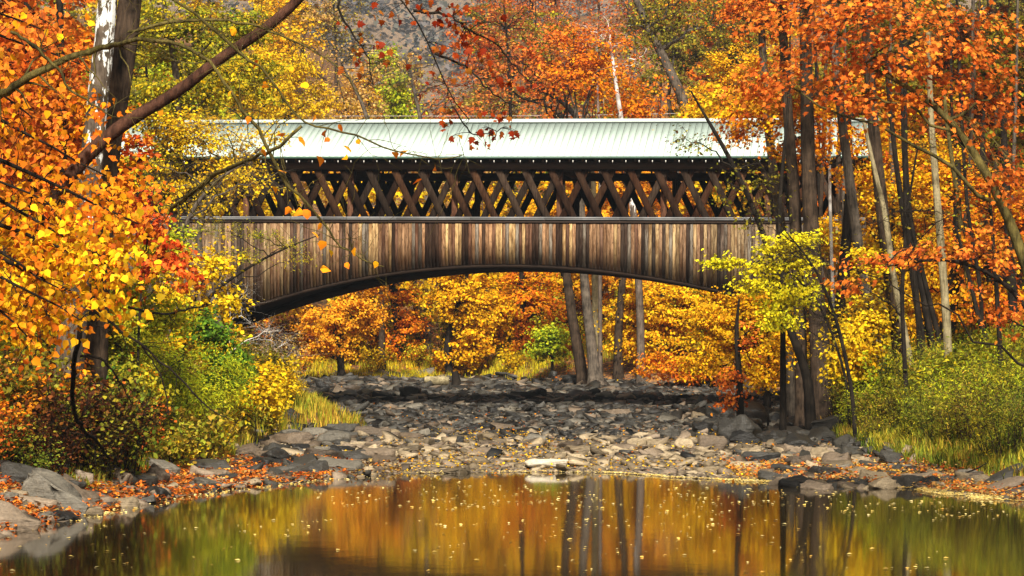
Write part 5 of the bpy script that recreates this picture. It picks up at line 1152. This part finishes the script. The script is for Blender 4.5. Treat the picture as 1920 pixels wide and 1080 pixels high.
leaves(mb, np.stack([xs2, ys2, np.maximum(gz(xs2, ys2), 0) + .012 + rng.random(len(xs2)) * .03], 1), np.tile([0, -.15, 1.0], (len(xs2), 1)), .07 * rng.uniform(.5, 1.15, len(xs2)), T_CARD, jit=.12)
xs3, ys3 = rand_ground(220, -10, -4.2, 54, 72, lambda x_, y_: (np.abs(wdist(x_, y_) + .25) < .3) & in_view(x_, y_))
leaves(mb, np.stack([xs3, ys3, np.full(len(xs3), .012)], 1), np.tile([0, -.15, 1.0], (len(xs3), 1)), .08 * rng.uniform(.5, 1.15, len(xs3)), T_CARD, jit=.2)
FLM = leaf_mat('leaf_afloat', [(0.62, 0.30, 0.05), (0.74, 0.52, 0.12), (0.80, 0.66, 0.28), (0.80, 0.56, 0.10)], .15)
tag(link('floating_leaves', mb.mesh('floating_leaves', [FLM])), 'small yellow leaves floating on the still pool', kind='stuff')

# ------------------------------------------------------------------ stones
def hit(px, py):
    D = np.arange(30, 320, .1); X = (px - 960) / FPX * D; Z = CAMZ + (HOR - py) / FPX * D
    g = np.maximum(gz(X, D), 0); k_ = np.argmax(Z <= g); return X[k_], D[k_], g[k_]
RSH = [hull_rock(100 + i, 12 + i % 4, 1, .8, .34 + .08 * (i % 3), 0, boxy=[.5, .7, .9][i % 3]) for i in range(14)]
BIGR = {m_: [mesh_np('rock', *(lambda vf: (vf[0], [vf[1]]))(hull_rock(300 + i * 7, 20, 1, .8, [.34, .5, .62][i % 3], 2, .12, boxy=[.4, .6, .9][i % 3])), [RK[m_]], True) for i in range(9)] for m_ in ('slate', 'grey', 'tan', 'brown')}
BIGR['white'] = [mesh_np('rock', *(lambda vf: (vf[0], [vf[1]]))(hull_rock(777, 24, 1, .8, .42, 2, .06, boxy=.7)), [RK['white']])]
SMALLR = {m_: [mesh_np('rock', v, [f], [RK[m_]]) for v, f in RSH] for m_ in ('slate', 'grey', 'tan', 'brown')}
MW = {'slate': 'slate', 'grey': 'grey', 'tan': 'tan', 'brown': 'brown', 'white': 'whitish'}
def col_name(px):
    for p, n in [(130, 'far left'), (260, 'below the dark brambles'), (380, 'below the lime bush'), (480, 'left of the spur'), (600, 'before the grassy spur'), (720, 'right of the grassy spur'), (820, 'left of the weathered log'), (900, 'in line with the weathered log'),
                 (1000, 'below the middle of the arch'), (1090, 'in line with the twin trunks'), (1180, 'right of the twin trunks'), (1280, 'left of the red sapling'), (1360, 'at the red sapling'), (1430, 'right of the red sapling'), (1510, 'left of the twin dark trunks'), (1600, 'below the twin dark trunks'), (1700, 'below the fir saplings'), (1820, 'below the green thicket')]:
        if px < p: return n
    return 'at the right edge of the shore'
def row_name(py):
    for p, n in [(722, 'farthest row'), (740, 'second row back'), (762, 'beyond mid bed'), (790, 'mid bed'), (818, 'nearer the pool'), (845, 'in pale gravel'), (868, 'near the waterline')]:
        if py < p: return n
    return 'at the water'
def put_rock(px, py, w, h, mt, tilt=0, yaw=None, label=None, big=True, dep=None, bury=.25):
    x_, y_, z_ = hit(px, py); W_ = w / FPX * y_ / 2; H_ = h / FPX * y_ / 2
    lst = (BIGR if big else SMALLR)[mt]; me_ = lst[rng.integers(0, len(lst))]
    o = bpy.data.objects.new('rock', me_); C.objects.link(o)
    dims = np.array(me_.vertices[0].co); sz_ = max(v.co[2] for v in me_.vertices)
    o.scale = (W_ , (dep or W_ * rng.uniform(.7, 1.1)), H_ / sz_)
    o.rotation_euler = (rng.uniform(-.12, .12), R(tilt) + rng.uniform(-.05, .05), (rng.uniform(-.3, .3) if yaw is None else yaw))
    o.location = (x_, y_ + W_ * .5, z_ + H_ * (1 - 2 * bury))
    tag(o, label, 'rock', 'rocks of the riverbed and shore'); return o
HAND = [
 (20, 995, 120, 52, 'brown', 30, 'large brown slab sliding into the pool at the left edge'), (38, 912, 120, 50, 'grey', 12, 'grey rounded rock at the left edge above the large brown slab'),
 (100, 955, 165, 62, 'grey', 34, 'long pale grey slab sloping down into the water at the left'), (150, 948, 135, 28, 'brown', 40, 'narrow brown slab lying along the right side of the long grey slab'),
 (196, 898, 115, 30, 'grey', 26, 'smooth blue grey slab sloping right above the brown block'), (152, 908, 52, 32, 'brown', 10, 'brown block leaning against the blue grey slab'), (224, 912, 44, 36, 'brown', 18, 'brown cracked block at the lower end of the blue grey slab'),
 (292, 906, 48, 36, 'brown', 36, 'brown wedge rock standing in red leaves near the water'), (303, 888, 72, 30, 'grey', 24, 'long grey brown slab above the brown wedge rock'), (232, 866, 50, 20, 'slate', 36, 'dark shiny slate slab sloping right among orange leaves'),
 (378, 900, 62, 26, 'brown', 20, 'low brown stone at the end of the left shore, touching the water'), (325, 872, 36, 22, 'brown', 10, 'small brown stone behind the long grey brown slab'), (345, 838, 62, 44, 'brown', 25, 'big brown boulder below the lime bush'),
 (140, 852, 26, 52, 'grey', 4, 'upright grey stone standing beside the brambles'), (156, 856, 22, 44, 'slate', 20, 'black slab leaning on the upright grey stone'), (72, 880, 66, 46, 'slate', 20, 'cluster-like jagged dark slate at the left, half under leaves'), (106, 886, 40, 24, 'grey', 12, 'grey stone between jagged slate and blue grey slab'),
 (365, 806, 44, 18, 'slate', -10, 'dark flat slate at the foot of the lime bush'), (398, 806, 30, 16, 'grey', 0, 'grey stone right of the dark flat slate'), (490, 806, 36, 24, 'slate', 5, 'blue slate boulder left of the spur rocks'), (500, 788, 42, 20, 'tan', 15, 'pale rounded rock on top of the blue slate boulder'),
 (545, 788, 46, 26, 'slate', 25, 'black slab resting on the spur rocks'), (556, 812, 44, 24, 'slate', 5, 'wet dark boulder before the black slab'), (588, 814, 34, 14, 'grey', 0, 'flat grey stone between two dark spur boulders'), (628, 816, 58, 28, 'slate', -4, 'largest rounded dark boulder before the grassy spur'), (430, 812, 34, 18, 'grey', 0, 'grey stone behind the driftwood'),
 (1028, 878, 100, 20, 'white', 0, 'long whitish flat rock at the middle of the waterline'), (770, 748, 54, 28, 'grey', 0, 'grey triangular boulder left of the log, tallest mid bed'), (702, 744, 64, 16, 'grey', 4, 'wide flat grey slab left of the triangular boulder'), (720, 756, 46, 16, 'slate', -6, 'dark slab in front of the wide flat grey slab'),
 (862, 836, 18, 22, 'slate', 10, 'small upright dark stone in the pale gravel'), (1005, 832, 56, 22, 'grey', 0, 'grey blue humped stone in the gravel above the whitish rock'), (920, 838, 60, 14, 'brown', 0, 'long low brown ledge left of the humped stone'),
 (1316, 812, 46, 26, 'slate', 0, 'black block with a pale flat top right of mid bed'), (1336, 846, 60, 36, 'brown', 6, 'two toned brown boulder in front of the black block'), (1284, 842, 42, 24, 'tan', 10, 'tan boulder left of the two toned brown one'), (1398, 822, 96, 34, 'slate', -18, 'big dark slab slanting up to the right'),
 (1452, 822, 66, 20, 'slate', -10, 'thin dark slab stacked right of the big slanting slab'), (1462, 836, 60, 18, 'grey', -12, 'grey slab under the thin dark slab'), (1508, 818, 34, 24, 'slate', 0, 'small black cube shaped block by the yellow grass'), (1410, 862, 44, 22, 'tan', -8, 'tan stone below the big slanting slab'),
 (1570, 878, 68, 38, 'brown', 0, 'largest brown rounded boulder on the right shore'), (1500, 876, 54, 26, 'brown', -6, 'brown hump left of the largest brown boulder'), (1620, 876, 40, 20, 'tan', -14, 'pale wedge right of the largest brown boulder'), (1440, 892, 34, 16, 'brown', 0, 'wet brown stone standing in the water off the right shore'), (1650, 872, 34, 16, 'tan', 0, 'tan egg shaped stone right of the pale wedge'),
 (1556, 770, 42, 30, 'slate', 0, 'black rounded boulder below the twin dark trunks'), (1502, 732, 46, 24, 'slate', -20, 'blue slate slab leaning at the foot of the crooked trunk'), (1592, 842, 32, 22, 'slate', -30, 'slate slab leaning left among the right shore stones'), (1612, 838, 28, 12, 'grey', -5, 'pale topped slate on the right shore stones'),
 (1530, 858, 60, 20, 'tan', -12, 'smooth tan slab above the largest brown boulder'), (1400, 880, 70, 16, 'tan', 0, 'low tan flat stone near the water right of centre'), (1868, 912, 190, 22, 'grey', -24, 'long grey ledge rising out of the water at the right edge'), (1876, 922, 120, 18, 'brown', -20, 'second ledge just below the long grey one'), (1905, 930, 100, 16, 'grey', -14, 'lowest ledge at the right edge by the water'),
 (1865, 838, 50, 14, 'grey', -16, 'grey slab in the grass below the thicket'), (1745, 830, 60, 16, 'grey', -14, 'grey lichened ledge at the foot of the green thicket'), (1460, 800, 40, 30, 'slate', 20, 'dark leaning block right of the red sapling'), (1390, 806, 36, 40, 'slate', -50, 'steep dark slab standing just below the red sapling'), (1495, 800, 44, 22, 'slate', -8, 'dark block left of the yellow grass on the right bank'),
 (1310, 790, 34, 20, 'tan', 20, 'pale striped boulder among dark stones left of the red sapling'),
]
for px, py, w, h, mt, tl, lab in HAND:
    lab = lab.replace('cluster-like ', '')
    put_rock(px, py, w, h, mt, tl, label=lab, bury=.18)
# random stones: the ones that show largest become objects, the rest one mass
N0 = 21000
x_, y_ = rand_ground(N0, -13, 13, 68, 161, lambda x_, y_: (foot(x_, y_) < .9) & (wdist(x_, y_) > -.15) & in_view(x_, y_, 1.05) & (rng.random(len(x_)) < .35 + .65 * np.clip((y_ - 68) / 18, 0, 1)))
n = len(x_)
nearf = np.clip((80 - y_) / 14, 0, 1)
nz = fbm(x_ * .25, y_ * .12)
sz = np.exp(rng.normal(math.log(.165), .46, n)) * (1 + .7 * nz) * (1 - .40 * nearf) * (1 + .35 * np.clip((y_ - 95) / 60, 0, 1))
sz = np.clip(sz, .06, .75)
tanp = np.clip((93 - y_) / 12 + .5 * nz + rng.normal(0, .22, n), 0, 1)
mt_ = np.where(rng.random(n) < tanp, np.where(rng.random(n) < .7, 2, 3), np.where(rng.random(n) < .62, 0, np.where(rng.random(n) < .7, 1, 3)))
# banks: slabs and cobbles on both shores
def more(k_, reg_, cond, s0, s1, mch):
    global x_, y_, sz, mt_
    a_, b_ = rand_ground(k_, *reg_, cond); x_ = np.r_[x_, a_]; y_ = np.r_[y_, b_]; sz = np.r_[sz, rng.uniform(s0, s1, len(a_)) * rng.choice([1, 1, 1.5], len(a_))]; mt_ = np.r_[mt_, rng.choice(mch, len(a_))]
more(230, (-13, -4, 48, 78), lambda a_, b_: (wdist(a_, b_) > 0) & (wdist(a_, b_) < 2.2) & (a_ < -4) & in_view(a_, b_), .10, .34, [3, 1, 3, 0, 2])
more(1500, (5, 15, 54, 78), lambda a_, b_: (wdist(a_, b_) > 0) & (foot(a_, b_) < 1.1) & in_view(a_, b_), .04, .12, [3, 1, 3, 2])
more(160, (6.5, 12, 66, 80), lambda a_, b_: (foot(a_, b_) < .8) & (foot(a_, b_) + 2 > 0) & (a_ > 6.8), .18, .42, [0, 1, 2, 3, 0])
more(90, (7, 12, 80, 104), lambda a_, b_: (foot(a_, b_) < .9) & (a_ > 7.2), .35, .8, [0, 0, 1])
more(70, (-9, -4, 72, 90), lambda a_, b_: (foot(a_, b_) < .6) & (a_ < -4.4), .3, .62, [0, 1, 0, 3])
n = len(x_); z_ = np.maximum(gz(x_, y_), -.05)
pw = sz / y_ * FPX * 2
order = np.argsort(-pw); KEY = ['slate', 'grey', 'tan', 'brown']
top = order[:238]; rest = order[238:]
SHW = ['flat slab', 'angular block', 'rounded stone']; seen = {}
for i in top:
    px = 960 + x_[i] / y_[i] * FPX; py = HOR - (z_[i] - CAMZ) / y_[i] * FPX
    vi = rng.integers(0, 14); mt = KEY[mt_[i]]; si = rng.integers(0, 3); kind = [0, 3, 6][0]
    me_ = BIGR[mt][(si + 3 * rng.integers(0, 3)) % 9]
    o = bpy.data.objects.new('rock', me_); C.objects.link(o); s = sz[i]
    o.scale = (s * rng.uniform(.85, 1.15), s * rng.uniform(.7, 1.0), s * rng.uniform(.55, .9)); o.rotation_euler = (rng.normal(0, .16), rng.normal(0, .16), rng.uniform(0, 6.28)); o.location = (x_[i], y_[i], z_[i] + s * .12)
    szw = 'large' if pw[i] > np.percentile(pw[top], 66) else 'middling' if pw[i] > np.percentile(pw[top], 33) else 'small'
    lab = '%s %s %s %s, %s' % (szw, MW[mt], SHW[si], col_name(px), row_name(py))
    tag(o, lab, 'rock', 'rocks of the riverbed and shore')
mb = MB(); mi = []
gsz = rng.uniform(.03, .09, 6500)
a_, b_ = rand_ground(6500, -9, 12, 68, 100, lambda a_, b_: (foot(a_, b_) < .8) & (wdist(a_, b_) > -.1) & in_view(a_, b_))
X2 = np.r_[x_[rest], a_]; Y2 = np.r_[y_[rest], b_]; S2 = np.r_[sz[rest], gsz[:len(a_)]]; M2 = np.r_[mt_[rest], rng.choice([2, 2, 3, 1], len(a_))]; Z2 = np.maximum(gz(X2, Y2), -.05)
for vi in range(14):
    V0, F0 = RSH[vi]
    if vi > 9: pass
    ids = np.nonzero(rng.integers(0, 14, len(X2)) == vi)[0] if vi == -1 else np.arange(vi, len(X2), 14); m_ = len(ids)
    an = rng.uniform(0, 6.28, m_); ca_, sa_ = np.cos(an), np.sin(an); tx = rng.normal(0, .22, m_); ty = rng.normal(0, .22, m_)
    sc = np.stack([S2[ids] * rng.uniform(.8, 1.2, m_), S2[ids] * rng.uniform(.7, 1, m_), S2[ids] * rng.uniform(.5, 1.0, m_)], 1)
    V = V0[None] * sc[:, None, :]; xx = V[..., 0] * ca_[:, None] - V[..., 1] * sa_[:, None]; yy = V[..., 0] * sa_[:, None] + V[..., 1] * ca_[:, None]
    zz = V[..., 2] + xx * tx[:, None] + yy * ty[:, None]
    V = np.stack([xx + X2[ids][:, None], yy + Y2[ids][:, None], zz + (Z2[ids] + S2[ids] * .10)[:, None]], -1)
    mb.add(V.reshape(-1, 3), [(F0[None] + (np.arange(m_) * len(V0))[:, None, None]).reshape(-1, 3)]); mi.append(np.repeat(M2[ids], len(F0)))
me_ = mb.mesh('river_stones', [RK[k_] for k_ in KEY], True); me_.polygons.foreach_set('material_index', np.concatenate(mi).astype(np.int32)); me_.update()
tag(link('river_stones', me_), 'bed of countless slate and tan stones between pool and woods', kind='stuff')

# ------------------------------------------------------------------ logs, wire, far hill forest
def log_(name, lab, pts, w, D, bk, cat='log'):
    P = np.array([P_(p[0], p[1], D) for p in pts]); m_ = MB(); tube(m_, resample(P, 12), np.interp(np.linspace(0, 1, 12), np.linspace(0, 1, len(w)), w) / 2 / FPX * D, 9, bumpy=.25)
    tag(link(name, m_.mesh(name, [BK[bk]], False)), lab, cat)
x1_, y1_, z1_ = hit(830, 728)
log_('driftwood_log', 'weathered tan log lying at the far edge of the stones', [(796, 712), (815, 714), (842, 715)], [14, 19, 18], y1_, 'pale')
log_('tree_stump', 'dark upright stump at the right end of the weathered log', [(856, 730), (855, 714), (853, 696)], [20, 17, 13], y1_ + .3, 'dark', 'stump')
x1_, y1_, z1_ = hit(400, 828)
log_('driftwood', 'dark driftwood branch pointing right from the brown boulder below the lime bush', [(366, 826), (390, 828), (412, 824), (430, 814)], [12, 11, 9, 3], y1_, 'dark', 'driftwood')
x1_, y1_, z1_ = hit(1790, 905)
log_('fallen_branch', 'thin dark forked stick lying on the leafy right shore', [(1786, 908), (1795, 892), (1812, 886), (1835, 878), (1850, 868)], [3, 4, 3, 3, 2], y1_, 'dark', 'branch')
x1_, y1_, z1_ = hit(170, 850)
log_('fallen_branch', 'pale crooked dead branch lying down the left bank to the slabs', [(140, 790), (152, 806), (170, 822), (188, 838), (205, 862)], [7, 7, 6, 5, 3], y1_, 'pale', 'branch')
Pw = np.array([(-30, 176, 14 + 3.0), (-15, 176, 18.3), (0, 176, 18.25), (15, 176, 18.5), (32, 176, 19.8)]); m_ = MB(); tube(m_, resample(Pw, 20), np.full(20, .014), 4)
tag(link('overhead_cable', m_.mesh('overhead_cable', [plain('cable', (0.5, 0.45, 0.45), .5)])), 'thin pale cable strung level above the bridge roof between the trees', 'cable')
mb = MB(); w2 = MB()
xx, yy = rand_ground(1500, -220, 220, 980, 1650, lambda a_, b_: np.abs(a_) < .12 * b_)
for i in range(len(xx)):
    z0 = float(gz(xx[i:i + 1], yy[i:i + 1])[0]); r_ = rng.uniform(5, 9)
    p = rng.normal(0, .5, (46, 3)) * [r_, r_, r_ * 1.1] + [xx[i], yy[i], z0 + r_ * 1.6]; leaves(mb, p, np.tile([0, -.4, .8], (46, 1)), rng.uniform(1.5, 3.5, 46), T_CARD, jit=.6)
HM = leaf_mat('distant_hill_trees', [(0.09, 0.08, 0.08), (0.12, 0.10, 0.095), (0.12, 0.12, 0.09), (0.17, 0.13, 0.09)], .1)
tag(link('distant_forest', mb.mesh('distant_forest', [HM])), 'far off grey brown wooded hillside beyond the bridge', kind='stuff')
# ------------------------------------------------------------------ haze
HAZE = 0.00016
m, t, b = M_new('haze_air'); t.nodes.remove(b)
pv = N(t, "ShaderNodeVolumePrincipled"); pv.inputs['Density'].default_value = HAZE; pv.inputs['Color'].default_value = (0.72, 0.86, 1.0, 1); pv.inputs['Anisotropy'].default_value = 0.2
t.links.new(pv.outputs[0], t.nodes["Material Output"].inputs['Volume'])
hb = MB(); hb.box(-1750, 1750, -300, 3100, -3, 480)
tag(link('haze', hb.mesh('haze', [m])), kind='stuff')

# ------------------------------------------------------------------ labels that several look-alikes would share get their place in the row
_by = {}
for o in list(C.objects):
    if o.parent is None and o.get('label') and o.get('category'): _by.setdefault(o['label'], []).append(o)
ORD = ['second', 'third', 'fourth', 'fifth', 'sixth', 'seventh', 'eighth', 'ninth', 'tenth', 'eleventh', 'twelfth', 'thirteenth', 'fourteenth', 'fifteenth', 'sixteenth', 'seventeenth', 'eighteenth', 'nineteenth']
for lab, L in _by.items():
    if len(L) < 2 or len(L) > 20: continue
    L.sort(key=lambda o: o.location.x / o.location.y)
    for i, o in enumerate(L):
        o['label'] = lab + (', leftmost' if i == 0 else ', rightmost' if i == len(L) - 1 else ', %s from left' % ORD[i - 1])
